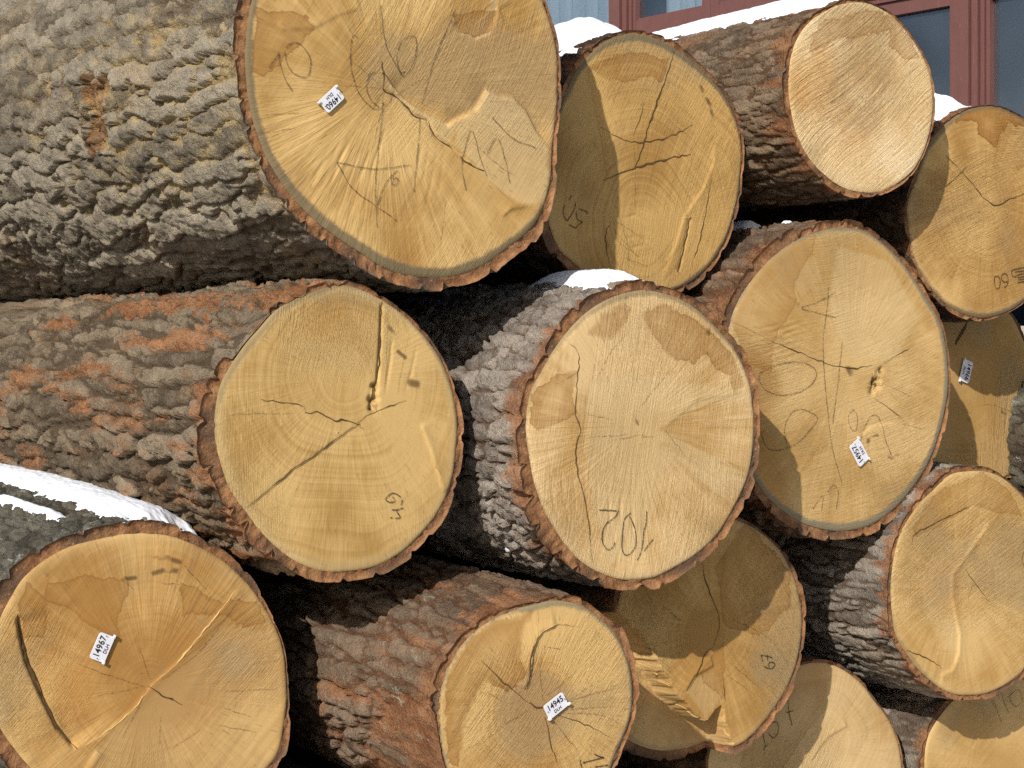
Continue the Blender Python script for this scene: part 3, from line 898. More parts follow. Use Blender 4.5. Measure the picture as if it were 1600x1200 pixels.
# ---- 1: the big log at the top left
make_log('1', 2.85, (632, 112), Z1(90, 0, 75, 80, 62, 250, 75, 400, 120, 560, 200, 700, 330, 850, 500, 970, 640, 1062, 780, 1085, 900, 1075, 1000, 1030, 1090, 960, 1190, 880, 1232, 800, 1255, 680, 1252, 600, 1275, 480, 1282, 330, 1270, 150, 1215, 0)
         + ZZ(420, -60, 470, -140, 550, -192, 640, -206, 730, -186, 800, -125, 836, -50),
         'largest log, grey bark, white tag reading 14960, top left of the pile', tagged(GREY, fine=.0039), dict(pale=0.5, rayb=0.8, rayf=15.0, ray=1.5, lite=(0.600, 0.411, 0.156), dark=(0.370, 0.222, 0.067), sawf=12.0, grey=0.35, saw=58, sawc=-.2, sawb=.75, rim=.85, ring=.3), 11,
         pales=[Z1(600, 300, 680, 375, 760, 440, 850, 485, 880, 470, 870, 540, 830, 560, 790, 520, 740, 470, 650, 400), Z1(880, 470, 960, 430, 1005, 350, 1060, 375, 1110, 380, 1160, 430, 1200, 510, 1240, 580, 1240, 800, 1120, 800, 1000, 700, 880, 560), Z1(900, 130, 960, 155, 1010, 135, 1045, 50, 1045, -40, 1000, 40, 950, 100)], dense=1.42, thick=.011, flare=.16, drift=(0, .03), nth=560, nr=150, pith=(600, 140),
         rimw=[(-180, .016), (-150, .017), (-120, .020), (-90, .022), (-60, .020), (-45, .016), (-30, .002), (0, 0), (90, 0), (150, .012)],
         stains=[Z1(100, 30, 300, 60, 330, 110, 280, 170, 130, 300, 80, 280), Z1(860, 60, 1040, 40, 1020, 120, 960, 150, 900, 120)],
         cracks=[(Z1(595, 350, 660, 385, 720, 450, 770, 470), .0032), (Z1(775, 475, 800, 530, 870, 580), .0028), (Z1(900, 610, 930, 640, 990, 668), .0038), (Z1(590, 240, 597, 300, 595, 350), .003)],
         hairs=[Z1(600, 350, 480, 240), Z1(590, 345, 400, 330), Z1(595, 360, 540, 440), Z1(610, 340, 680, 250), Z1(640, 380, 760, 300), Z1(950, 560, 1040, 640, 1120, 695), Z1(600, 360, 560, 560), Z1(250, 500, 130, 520), Z1(280, 440, 120, 450), Z1(840, 780, 820, 960), Z1(1000, 650, 1020, 700)],
         marks=[[Z1(150, 265, 188, 208), Z1(188, 208, 192, 250, 215, 315, 242, 358), Z1(215, 190, 235, 170, 270, 172, 305, 215, 312, 260, 300, 298, 270, 300, 235, 275, 215, 235, 212, 195)],
                [Z1(495, 150, 482, 135, 470, 170, 468, 240, 480, 310, 510, 380, 560, 425, 610, 410, 635, 350, 600, 290, 555, 285, 532, 320, 540, 380, 580, 420), Z1(648, 210, 665, 165, 690, 145, 720, 145, 725, 200, 710, 260, 680, 297, 655, 270, 648, 215)],
                [Z1(585, 20, 598, 140, 625, 220, 670, 290), Z1(875, 40, 855, 90, 800, 220, 752, 405), Z1(740, 460, 725, 640, 715, 750), Z1(595, 400, 580, 560, 565, 700, 572, 890)],
                [Z1(415, 635, 560, 660, 700, 645), Z1(415, 635, 470, 730, 560, 800, 650, 862), Z1(650, 665, 605, 715, 572, 800), Z1(630, 700, 645, 695, 655, 705, 645, 722, 630, 720, 630, 702)],
                [Z1(920, 745, 903, 660, 915, 580, 940, 510, 975, 620, 1000, 690), Z1(1000, 600, 1040, 540, 1070, 620, 1090, 715), Z1(1020, 460, 1100, 540, 1190, 578)]],
         steps=[(Z1(610, 300, 680, 380, 760, 440, 850, 490, 880, 470, 960, 430, 1005, 350, 1060, 375, 1110, 380, 1160, 430, 1200, 510, 1240, 570), -.010, .028), (Z1(865, 90, 900, 130, 960, 152, 1010, 130, 1040, 60, 1045, 10), -.004, .014), (Z1(1050, 20, 1070, 80, 1120, 130, 1200, 160), -.003, .02),
                (Z1(1060, 850, 1100, 815, 1160, 808, 1210, 830), .004, .012), (Z1(180, 120, 330, 110, 420, 60, 520, 30), .002, .02)],
         grooves=[(Z1(595, 350, 660, 385, 720, 450, 770, 470, 800, 530, 870, 580, 930, 640), .004, .003)] +
                 [(Z1(620 - k * 34, 460 + k * 8, 560 - k * 42, 640 + k * 18, 500 - k * 40, 800 - k * 8), .0014, .003) for k in range(7)] + [(Z1(760 + k * 30, 500, 720 + k * 34, 700, 660 + k * 40, 900), .0012, .003) for k in range(4)],
         patches=[('dust', ZZ(180, 20, 385, 10, 400, 200, 480, 330, 300, 340, 150, 260, 60, 120), .62), ('dust', ZZ(0, 60, 220, 60, 260, 400, 60, 300), .35), ('pit', ZZ(128, 120, 165, 130, 160, 230, 138, 240, 125, 170), .020), ('red', ZZ(110, 90, 175, 110, 170, 245, 130, 245), .5)])

# ---- 2: second log, half shaded, right of the big one
make_log('2', 3.32, (1010, 248), Z2(420, 130, 300, 170, 200, 280, 150, 400, 90, 750, 100, 880, 130, 970, 190, 1030, 600, 1120, 700, 1060, 780, 950, 820, 830, 845, 680, 850, 560, 825, 450, 780, 370, 700, 280, 590, 190, 500, 145) + ZZ(858, 230, 940, 440, 1000, 460),
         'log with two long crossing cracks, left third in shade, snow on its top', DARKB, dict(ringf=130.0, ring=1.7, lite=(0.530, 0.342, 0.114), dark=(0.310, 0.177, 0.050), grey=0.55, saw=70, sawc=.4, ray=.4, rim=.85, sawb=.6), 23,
         dense=.5, thick=.008, pith=(1005, 345), nth=480, nr=125,
         rimw=[(90, .020), (120, .016), (60, .018), (30, .012), (0, .006), (-40, .012), (-60, .014), (-90, .004), (180, .006)],
         stains=[Z2(250, 250, 420, 200, 560, 230, 540, 320, 500, 300, 380, 330, 300, 300)],
         cracks=[(Z2(585, 195, 540, 330, 490, 470, 450, 600, 430, 655), .0042), (Z2(305, 708, 350, 685, 430, 655, 560, 620, 650, 600), .0045), (Z2(300, 495, 370, 540, 450, 555, 560, 535, 655, 485), .0028), (Z2(465, 400, 445, 470, 420, 530), .0024), (Z2(325, 880, 312, 930, 328, 1030), .004), (Z2(645, 850, 622, 960, 598, 1065), .0075), (Z2(725, 700, 690, 900, 650, 1040), .0026)],
         hairs=[Z2(430, 660, 428, 830), Z2(350, 800, 400, 960, 405, 1060), Z2(430, 640, 420, 560), Z2(345, 900, 440, 1000), Z2(350, 860, 470, 940), Z2(355, 940, 470, 1020), Z2(370, 1000, 480, 1040)],
         grooves=[(Z2(250, 260, 275, 360, 295, 470, 312, 560, 330, 690), .006, .005), (Z2(645, 850, 622, 960, 598, 1065), .0026, .004)] + [(Z2(330 + 14 * k, 830 + 36 * k, 420 + 10 * k, 800 + 40 * k, 520, 850 + 40 * k), .0016, .003) for k in range(6)],
         steps=[(Z2(740, 560, 735, 640, 700, 730, 620, 850, 590, 950, 540, 1090), .003, .010), (Z2(325, 700, 300, 830, 318, 900, 328, 1000), .0025, .012), (Z2(250, 260, 295, 470, 330, 690), -.003, .02)],
         tears=[(Z2(690, 340, 725, 410, 742, 490), .006)],
         crayons=[[Ze(470, 180, 400, 310), Ze(290, 430, 250, 560, 250, 680, 290, 780, 350, 870), Ze(350, 870, 440, 740, 530, 580, 570, 450, 575, 350), Ze(400, 960, 500, 1020, 580, 1050, 640, 980, 770, 885), Ze(770, 885, 650, 840, 600, 740, 600, 610), Ze(670, 530, 750, 570, 880, 610, 890, 670)]])

# ---- 3: pale small log at the top, snow along its back
make_log('3', 3.43, (1348, 152), Z3(640, 15, 480, 60, 360, 150, 300, 260, 275, 400, 275, 560, 300, 720, 370, 880, 480, 1000, 600, 1070, 740, 1095, 870, 1050, 980, 960, 1050, 800, 1085, 650, 1085, 520, 1060, 400, 1010, 290, 930, 170, 830, 70, 740, 25),
         'small pale freshly cut log with a strip of snow along its back, at the top', BROWN, dict(sawf=7.0, sawcol=1.5, gate=-3.0, sawb=2.2, stain=0.4, dark=(0.64, 0.46, 0.215), lite=(0.8, 0.635, 0.36), grey=0.1, saw=38, sawc=.15, sawz=.0011, rim=0, ring=.3, ray=.3), 31,
         dense=.75, thick=.006, pith=(1352, 160), nth=440, nr=110,
         stains=[Z3(370, 305, 440, 290, 500, 240, 550, 215, 640, 230, 720, 190, 830, 180, 835, 260, 940, 350, 1010, 330, 960, 220, 880, 120, 760, 60, 640, 65, 560, 100, 470, 110, 400, 200)],
         hairs=[Z3(640, 640, 760, 500, 800, 430), Z3(500, 720, 640, 590), Z3(420, 760, 520, 620), Z3(880, 460, 1040, 350), Z3(720, 660, 880, 540)])

# ---- 4: log at the right edge under the pale one
make_log('4', 3.74, (1530, 332), Z3(1370, 600, 1250, 640, 1150, 720, 1000, 1000, 940, 1180, 1600, 680) + Z5(690, 130, 720, 250, 790, 350, 850, 400, 920, 418, 1000, 405, 1071, 365) + ZZ(1640, 420, 1655, 330, 1640, 240),
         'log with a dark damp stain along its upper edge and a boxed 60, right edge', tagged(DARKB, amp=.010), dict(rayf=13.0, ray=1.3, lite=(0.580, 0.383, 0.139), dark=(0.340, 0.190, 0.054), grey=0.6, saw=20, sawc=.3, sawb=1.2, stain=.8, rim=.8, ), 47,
         dense=.35, thick=.005, pith=(1540, 315),
         rimw=[(-180, .004), (-120, .010), (-90, .014), (-60, .014), (0, .004), (90, .012), (130, .014)],
         stains=[Z3(1200, 700, 1260, 690, 1330, 700, 1345, 760, 1440, 830, 1470, 770, 1520, 700, 1560, 730, 1650, 700, 1650, 600, 1400, 590, 1250, 630)],
         cracks=[(Z3(1240, 970, 1310, 1050, 1380, 1130, 1440, 1165, 1520, 1130, 1620, 1095), .003), (Z3(1150, 880, 1240, 970), .0018), (Z3(1275, 940, 1190, 1030, 1100, 1090), .0020)],
         hairs=[Z5(830, 180, 940, 100), Z5(820, 300, 845, 255), Z3(1380, 800, 1385, 1130), Z5(850, 150, 930, 90), Z5(800, 290, 830, 260)],
         crayons=[[Zg(390, 560, 480, 540, 530, 620, 540, 730, 510, 840, 460, 880, 410, 830, 390, 700, 390, 560), Zg(730, 680, 660, 700, 590, 650, 565, 570, 610, 490, 680, 475, 730, 530, 750, 640, 730, 770, 650, 855)],
                  [Zg(1180, 300, 960, 350, 850, 390, 840, 460, 880, 550, 970, 555), Zg(930, 430, 1180, 390), Zg(970, 530, 1100, 480, 1250, 460), Zg(1000, 580, 1250, 530), Zg(1020, 640, 1250, 600), Zg(1000, 710, 1250, 670), Zg(1180, 300, 1200, 400)]])

# ---- 5: large log right of centre
make_log('5', 3.465, (1312, 594), Z5(480, 118, 380, 135, 280, 180, 200, 250, 130, 340, 90, 430, 170, 960, 210, 1020, 300, 1090, 400, 1130, 500, 1130, 600, 1095, 690, 1010, 760, 900, 800, 780, 820, 650, 815, 530, 790, 430, 740, 350, 690, 270, 620, 190, 550, 130) + ZZ(1138, 570, 1144, 640, 1158, 700),
         'large log with a torn hole beside its middle and white tag reading 14957', RUST, dict(ray=1.1, lite=(0.610, 0.424, 0.174), dark=(0.400, 0.248, 0.080), grey=0.45, saw=12, sawc=-.25, sawb=.9, rim=.85, rimcol=(.20, .18, .125), ring=.5, stain=.38), 53,
         pales=[Z5(440, 180, 620, 230, 720, 420, 640, 560, 480, 560, 420, 380)], dense=.5, thick=.010, pith=(1332, 575), nth=520, nr=135,
         rimw=[(-180, .008), (-130, .014), (-90, .020), (-60, .021), (-30, .019), (0, .018), (30, .016), (60, .012), (90, .010), (130, .006)],
         stains=[Z5(380, 135, 365, 200, 320, 270, 300, 300, 300, 350, 312, 375, 270, 430, 245, 465, 230, 560, 225, 600, 140, 570, 90, 440, 140, 320, 220, 210, 300, 165)],
         cracks=[(Z5(225, 498, 300, 530, 420, 578), .0026), (Z5(420, 578, 500, 590, 560, 578), .0036), (Z5(600, 572, 690, 520), .0018), (Z5(570, 690, 660, 755), .0018)],
         hairs=[Z5(90, 430, 225, 498), Z5(350, 880, 430, 835), Z5(640, 770, 760, 800), Z5(600, 640, 700, 690), Z5(640, 340, 700, 260)],
         marks=[[Z5(415, 318, 412, 380, 403, 445, 396, 500, 400, 600, 412, 730, 430, 860, 462, 978), Z5(325, 385, 380, 368, 440, 335), Z5(325, 390, 380, 405, 440, 420)],
                [Z5(462, 500, 450, 600, 440, 690, 430, 775)],
                [Z5(185, 605, 250, 576, 330, 570, 375, 605, 345, 655, 270, 680, 210, 665, 183, 630, 185, 605)],
                [Z5(190, 800, 205, 850, 240, 865, 300, 845, 350, 800, 377, 755, 330, 728, 290, 740, 268, 790, 275, 855)],
                [Z5(500, 728, 482, 750, 490, 790, 508, 798, 512, 755, 500, 728), Z5(520, 835, 545, 770, 570, 745, 592, 775, 605, 830, 625, 880)],
                [Z5(362, 1060, 395, 1015, 391, 1065), Z5(412, 1005, 432, 980, 448, 1005, 440, 1060)]],
         tears=[(Z5(540, 838, 578, 818), .008), (Z5(618, 892, 650, 878), .007), (Z5(482, 590, 492, 606), .010), (Z5(318, 380, 326, 384), .008)],
         grooves=[(Z5(110 + 14 * k, 470 + 22 * k, 230, 450 + 20 * k, 390 - 10 * k, 395 + 24 * k), .0017, .0035) for k in range(7)],
         holes=[(Z5(575, 640)[0], .016, .011), (Z5(590, 600)[0], .010, .007), (Z5(560, 665)[0], .010, .007)],
         steps=[(Z5(520, 820, 560, 785, 640, 770, 700, 790), -.003, .02)],
         ridges=[(Z5(560, 590, 575, 625, 592, 650), .004), (Z5(600, 610, 570, 660, 545, 682), .003), (Z5(580, 600, 600, 660), .003), (Z5(548, 640, 580, 655), .003)])

# ---- 6: shaded log set back at the right
make_log('6', 3.95, (1508, 612), Z6(680, 200, 740, 330, 740, 1000, 690, 1110) + ZZ(1612, 600, 1608, 660, 1560, 752, 1515, 762, 1470, 748, 1432, 690, 1414, 610, 1425, 540, 1460, 490, 1510, 470, 1550, 475),
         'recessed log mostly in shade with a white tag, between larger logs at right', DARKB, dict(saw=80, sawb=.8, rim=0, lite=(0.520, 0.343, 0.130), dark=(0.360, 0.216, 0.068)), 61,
         dense=.3, thick=.009, pith=(1510, 620),
         cracks=[(Z6(345, 370, 400, 270, 440, 205), .014)], hairs=[Z6(470, 730, 560, 720, 640, 750, 720, 770), Z6(500, 600, 520, 720), Z6(640, 760, 625, 900)],
         tears=[(Z6(620, 760, 650, 770), .008), (Z6(425, 800, 440, 780), .008)])

# ---- 7: lower right log with silvery bark
make_log('7', 3.62, (1516, 908), Z7(760, 85, 690, 95, 620, 160, 540, 250, 490, 350, 465, 480, 465, 600, 480, 700, 530, 780, 600, 860, 660, 905, 740, 925, 830, 915, 900, 880, 955, 840, 950, 170, 880, 110) + ZZ(1630, 980, 1640, 900, 1630, 820),
         'log with silvery furrowed bark at the right edge, below the log tagged 14957', SILVER, dict(pale=0.25, rayf=12.0, ray=1.4, saw=28, sawc=.3, sawb=1.2, rim=.5, stain=.35, lite=(0.620, 0.425, 0.167), dark=(0.400, 0.240, 0.072)), 71,
         pales=[Z7(840, 260, 770, 360, 690, 470, 688, 560, 715, 700, 712, 770, 660, 760, 600, 640, 560, 480, 640, 380)], dense=.5, thick=.007, pith=(1495, 910),
         rimw=[(-140, .012), (-110, .006), (-60, .004), (0, 0), (90, 0), (180, .004)],
         stains=[Z7(640, 160, 800, 90, 900, 150, 960, 260, 850, 240, 760, 210, 700, 260, 560, 330, 540, 300)],
         cracks=[(Z7(540, 355, 552, 322, 620, 285, 680, 255, 755, 215), .0028), (Z7(520, 755, 600, 792, 650, 825), .0026), (Z7(740, 450, 775, 505, 830, 580), .0018)],
         hairs=[Z7(700, 470, 740, 420), Z7(690, 515, 740, 525), Z7(770, 500, 750, 570)],
         steps=[(Z7(840, 260, 770, 360, 690, 470, 688, 560, 715, 700, 712, 770, 690, 830, 650, 850, 655, 895), .004, .014)],
         marks=[[Z7(975, 380, 955, 395, 950, 420, 960, 445, 985, 440)]])

# ---- 8: middle left log
make_log('8', 2.80, (528, 676), Z8(1160, 28, 1050, 60, 940, 112, 870, 190, 800, 280, 750, 360, 728, 470, 740, 600, 770, 700, 830, 790, 900, 880, 980, 950, 1080, 995, 1180, 1000, 1290, 980, 1390, 910, 1470, 820, 1520, 720, 1540, 600, 1545, 470, 1520, 360, 1470, 250, 1400, 170, 1290, 80),
         'log with olive and rust-patched bark and a diagonal crack, under the largest log', tagged(OLIVE, fine=.004), dict(ringf=120.0, ring=1.3, sap=0.32, lite=(0.570, 0.393, 0.148), dark=(0.360, 0.223, 0.068), sawf=18.0, sawcol=1.5, grey=0.45, saw=86, sawc=.1, sawb=1.0, rim=.55, ), 83,
         dense=1.12, thick=.011, pith=(540, 590), nth=540, nr=140,
         rimw=[(100, .010), (130, .016), (160, .012), (180, .006), (-140, .002), (0, .008), (40, .010), (70, .004)],
         cracks=[(Z8(880, 420, 1025, 440), .0022), (Z8(1030, 465, 1080, 465, 1135, 495, 1160, 486, 1215, 503), .0034), (Z8(1215, 500, 1130, 560, 1000, 650, 900, 730, 830, 788), .0030), (Z8(1290, 90, 1283, 250, 1272, 390), .0050), (Z8(1205, 500, 1240, 475, 1300, 450, 1370, 420), .0020)],
         hairs=[Z8(1025, 440, 1032, 465), Z8(880, 215, 950, 130), Z8(760, 470, 1000, 465), Z8(1310, 100, 1300, 400), Z8(1380, 200, 1340, 400), Z8(1200, 500, 1230, 520)],
         grooves=[(Z8(1290, 90, 1283, 250, 1270, 430), .004, .003), (Z8(1330, 140, 1320, 280, 1300, 420), .002, .003), (Z8(1420, 190, 1390, 330, 1360, 420), .0015, .003)],
         steps=[(Z8(1420, 500, 1455, 590, 1480, 680, 1500, 740), .0035, .010), (Z8(1215, 500, 1000, 650, 835, 785), -.0015, .04)],
         holes=[(Z8(1262, 420)[0], .014, .007), (Z8(1266, 380)[0], .010, .006), (Z8(1262, 450)[0], .010, .007)],
         ridges=[(Z8(1262, 360, 1255, 400, 1262, 440, 1280, 470), .004), (Z8(1250, 430, 1275, 455), .003)],
         tears=[(Z8(1388, 362, 1408, 368), .010), (Z8(1310, 170, 1335, 200), .005), (Z8(1345, 258, 1370, 278), .005)],
         crayons=[[Zd(525, 400, 460, 340, 345, 305, 240, 370, 175, 450, 250, 515, 320, 520, 400, 500, 390, 460), Zd(340, 395, 370, 425), Zd(550, 475, 570, 490, 530, 590), Zd(325, 700, 420, 695, 500, 685, 590, 650), Zd(420, 710, 460, 770, 510, 850, 500, 890, 400, 890), Zd(350, 880, 280, 880)]],
         patches=[('red', ZZ(-40, 500, 340, 480, 340, 760, -40, 760), .08), ('strip', ZZ(335, 500, 430, 465, 530, 442, 470, 480, 405, 530, 360, 560, 340, 540), .006, -.1), ('red', ZZ(150, 480, 520, 440, 420, 475, 200, 500), .8), ('red', ZZ(90, 560, 330, 560, 330, 700, 100, 720), .14)])

# ---- 9: centre log, 102
make_log('9', 2.99, (1003, 680), Z9(800, 120, 690, 150, 600, 210, 530, 290, 470, 390, 420, 480, 405, 580, 420, 700, 450, 830, 500, 940, 560, 1030, 640, 1090, 740, 1125, 840, 1120, 940, 1070, 1040, 1000, 1120, 890, 1175, 770, 1195, 650, 1195, 520, 1170, 400, 1120, 310, 1050, 230, 950, 155, 880, 130),
         'log at the centre of the pile with 102 written upside down, snow on top', PALE, dict(pale=0.45, rayb=0.8, rayf=13.0, ray=1.4, sap=0.22, lite=(0.670, 0.482, 0.224), dark=(0.430, 0.267, 0.092), sawf=13.0, sawcol=1.3, grey=0.25, saw=80, sawc=-.15, sawb=1.2, rim=.6, stain=.50, ringf=210), 97,
         pales=[Z9(620, 440, 780, 400, 900, 430, 1190, 470, 1190, 500, 1000, 520, 870, 600, 1190, 760, 1100, 860, 900, 700, 820, 1000, 700, 1080, 640, 900, 600, 640)], dense=.55, thick=.010, pith=(995, 665), nth=540, nr=140,
         rimw=[(60, .012), (90, .014), (120, .013), (150, .008), (180, .006), (-120, .004), (-90, .006), (-60, .005), (0, .004), (30, .009)],
         stains=[Z9(800, 190, 830, 260, 880, 320, 920, 360, 990, 375, 1030, 340, 1060, 390, 1110, 420, 1130, 470, 1160, 450, 1130, 350, 1050, 260, 960, 200, 880, 165),
                 Z9(440, 610, 520, 590, 575, 545, 570, 460, 582, 400, 500, 415, 425, 480, 415, 580), Z9(620, 270, 680, 285, 700, 292, 740, 240, 772, 185, 740, 165, 660, 200)],
         cracks=[(Z9(555, 305, 585, 345, 578, 450, 572, 540, 590, 600, 575, 660, 580, 740, 605, 840, 620, 930, 635, 1065), .0026)],
         hairs=[Z9(785, 540, 850, 460, 930, 370), Z9(780, 560, 793, 590), Z9(640, 440, 700, 330, 760, 260), Z9(630, 440, 640, 370), Z9(800, 620, 700, 640), Z9(800, 630, 850, 625), Z9(590, 540, 700, 570), Z9(760, 620, 600, 630), Z9(880, 600, 960, 700), Z9(520, 440, 580, 400)],
         crayons=[[Zj(170, 185, 320, 185, 470, 195), Zj(500, 185, 460, 280, 370, 360, 290, 410, 230, 540, 220, 700, 270, 820, 330, 860, 400, 820, 435, 730), Zj(710, 230, 600, 340, 580, 480, 560, 700, 560, 850, 600, 940, 680, 940, 780, 810, 800, 640, 760, 440, 690, 290), Zj(980, 200, 970, 400, 930, 560, 910, 760, 870, 930, 810, 1040), Zj(1090, 680, 1020, 760, 930, 880)]],
         steps=[(Z9(880, 600, 1000, 500, 1100, 485, 1190, 478), .0014, .012), (Z9(860, 640, 1000, 700, 1100, 750, 1180, 770), .002, .02), (Z9(900, 590, 1050, 610, 1190, 645), -.0012, .02)],
         grooves=[(Z9(480 + 42 * k, 640 + 20 * k, 495 + 40 * k, 830 + 16 * k, 540 + 38 * k, 1000 + 10 * k), .0013, .003) for k in range(9)],
         tears=[(Z9(1040, 265, 1060, 270), .010), (Z9(785, 560, 792, 585), .005), (Z9(915, 680, 930, 690), .006)])

# ---- 10: bottom left log
make_log('10', 2.78, (222, 1052), Z10(560, 280, 450, 290, 340, 320, 220, 360, 110, 440, 40, 540, 0, 610, 1090, 1150, 1115, 1000, 1115, 850, 1095, 700, 1050, 600, 980, 490, 900, 420, 800, 350, 680, 295) + ZZ(-12, 1020, -14, 1080, 0, 1137, 22, 1165, 45, 1195, 90, 1238, 160, 1270, 240, 1280, 320, 1262, 390, 1225),
         'bottom left log with mossy bark, snow drift on top and white tag reading 14967', MOSS, dict(pale=0.22, rayb=0.5, rayf=16.0, ray=1.1, lite=(0.590, 0.386, 0.139), dark=(0.360, 0.202, 0.058), sawf=16.0, grey=0.4, saw=48, sawc=.2, sawb=1.1, rim=.5, stain=.46, ), 101,
         pales=[Z10(590, 890, 720, 780, 860, 640, 1060, 660, 1100, 900, 1050, 1200, 700, 1320, 400, 1250, 330, 1160, 470, 1030)], dense=.6, thick=.012, pith=(232, 1072), nth=540, nr=140,
         rimw=[(0, .004), (90, .004), (60, .006), (120, .004), (180, 0), (-30, .004)],
         stains=[Z10(180, 480, 320, 450, 510, 460, 500, 530, 465, 600, 470, 690, 350, 650, 250, 570, 180, 530), Z10(160, 520, 195, 640, 170, 690, 90, 700, 75, 560, 110, 480), Z10(700, 470, 715, 600, 830, 600, 860, 560, 760, 480), Z10(840, 600, 940, 640, 1060, 640, 1000, 560, 900, 540)],
         cracks=[(Z10(70, 600, 85, 690, 105, 780, 165, 920, 225, 1040, 300, 1126), .0058), (Z10(580, 880, 640, 920, 675, 930), .003), (Z10(640, 920, 710, 950), .0018)],
         hairs=[Z10(575, 885, 400, 830, 300, 790), Z10(570, 890, 480, 1080), Z10(590, 870, 540, 720), Z10(600, 870, 780, 740, 980, 470), Z10(840, 1030, 1000, 1060), Z10(860, 960, 980, 1000), Z10(880, 900, 1080, 890), Z10(660, 1130, 780, 1050), Z10(630, 480, 700, 480), Z10(700, 390, 820, 520), Z10(470, 460, 520, 500), Z10(560, 880, 330, 930), Z10(620, 1120, 625, 1000)],
         steps=[(Z10(960, 470, 840, 610, 700, 780, 590, 880, 520, 970, 400, 1070, 300, 1130), .003, .012), (Z10(70, 600, 110, 790, 170, 925, 300, 1126), -.007, .04), (Z10(380, 1130, 330, 1210), .004, .02)],
         grooves=[(Z10(70, 600, 85, 690, 105, 780, 165, 920, 225, 1040, 300, 1126), .007, .004)],
         tears=[(Z10(590, 390, 640, 375, 700, 395), .006), (Z10(600, 440, 650, 425, 690, 430), .006), (Z10(480, 462, 530, 458), .005), (Z10(180, 425, 190, 440), .008)],
         ridges=[(Z10(940, 485, 840, 610, 700, 780, 590, 880), .0020), (Z10(590, 880, 520, 970, 400, 1070, 310, 1128), .0018), (Z10(102, 770, 130, 850, 160, 910), .003)])

# ---- 11: bottom centre log
make_log('11', 2.79, (838, 1110), Z11(1250, 260, 1150, 282, 1050, 312, 950, 370, 870, 440, 810, 530, 775, 640, 772, 780, 795, 930, 1500, 900, 1545, 800, 1570, 700, 1565, 590, 1545, 500, 1500, 400, 1430, 330, 1350, 280) + ZZ(715, 1230, 750, 1265, 810, 1285, 870, 1280, 920, 1255, 948, 1215),
         'bottom centre log with rusty bark, lichen and white tag reading 14945', tagged(RUST, red=.20), dict(ringf=120.0, ring=1.1, rayf=16.0, ray=1.5, lite=(0.610, 0.409, 0.152), dark=(0.380, 0.218, 0.065), sawf=16.0, grey=0.4, saw=52, sawc=.5, sawb=.8, rim=.8, rimcol=(.19, .17, .11), stain=.62, hair=.45, ), 113,
         dense=.62, thick=.009, pith=(848, 1104), nth=520, nr=130,
         rimw=[(0, .010), (-30, .011), (30, .009), (60, .012), (90, .014), (120, .006), (150, .008), (180, .008), (-90, .008)],
         stains=[Z11(1150, 310, 1110, 400, 1100, 480, 1125, 560, 1110, 600, 1050, 640, 960, 600, 925, 640, 900, 700, 870, 780, 860, 850, 845, 960, 800, 940, 785, 800, 780, 660, 820, 530, 900, 420, 1000, 350)],
         cracks=[(Z11(940, 515, 1050, 620, 1145, 690), .0026), (Z11(1145, 690, 1165, 708, 1195, 705), .0045), (Z11(1120, 640, 1135, 570, 1155, 450, 1190, 392), .0034), (Z11(1205, 750, 1220, 830, 1250, 940), .002), (Z11(1260, 742, 1350, 770, 1480, 830), .0018)],
         hairs=[Z11(1195, 690, 1185, 590, 1190, 480), Z11(1250, 700, 1400, 650, 1520, 620), Z11(1260, 730, 1440, 740, 1540, 790), Z11(1210, 660, 1330, 560), Z11(1140, 715, 1000, 800), Z11(1255, 720, 1500, 700), Z11(1230, 755, 1330, 880), Z11(1280, 690, 1450, 580), Z11(1030, 690, 960, 640), Z11(1200, 455, 1280, 465)],
         ridges=[(Z11(1122, 640, 1140, 560, 1158, 450, 1190, 392, 1260, 362, 1345, 372), .0032)],
         steps=[(Z11(1122, 640, 1140, 560, 1158, 450, 1190, 392, 1260, 362), .004, .02)],
         crayons=[[Zf(750, 560, 900, 630, 1050, 670), Zf(1050, 670, 900, 700, 700, 750, 520, 790, 400, 840), Zf(310, 730, 300, 830), Zf(320, 850, 360, 980), Zf(640, 970, 645, 1030), Zf(780, 970, 900, 945, 1180, 900)]],
         patches=[('strip', ZZ(590, 1085, 690, 1095, 705, 1270, 560, 1290, 565, 1160), .003, .5), ('red', ZZ(720, 960, 800, 925, 830, 940, 740, 1000), .8)])

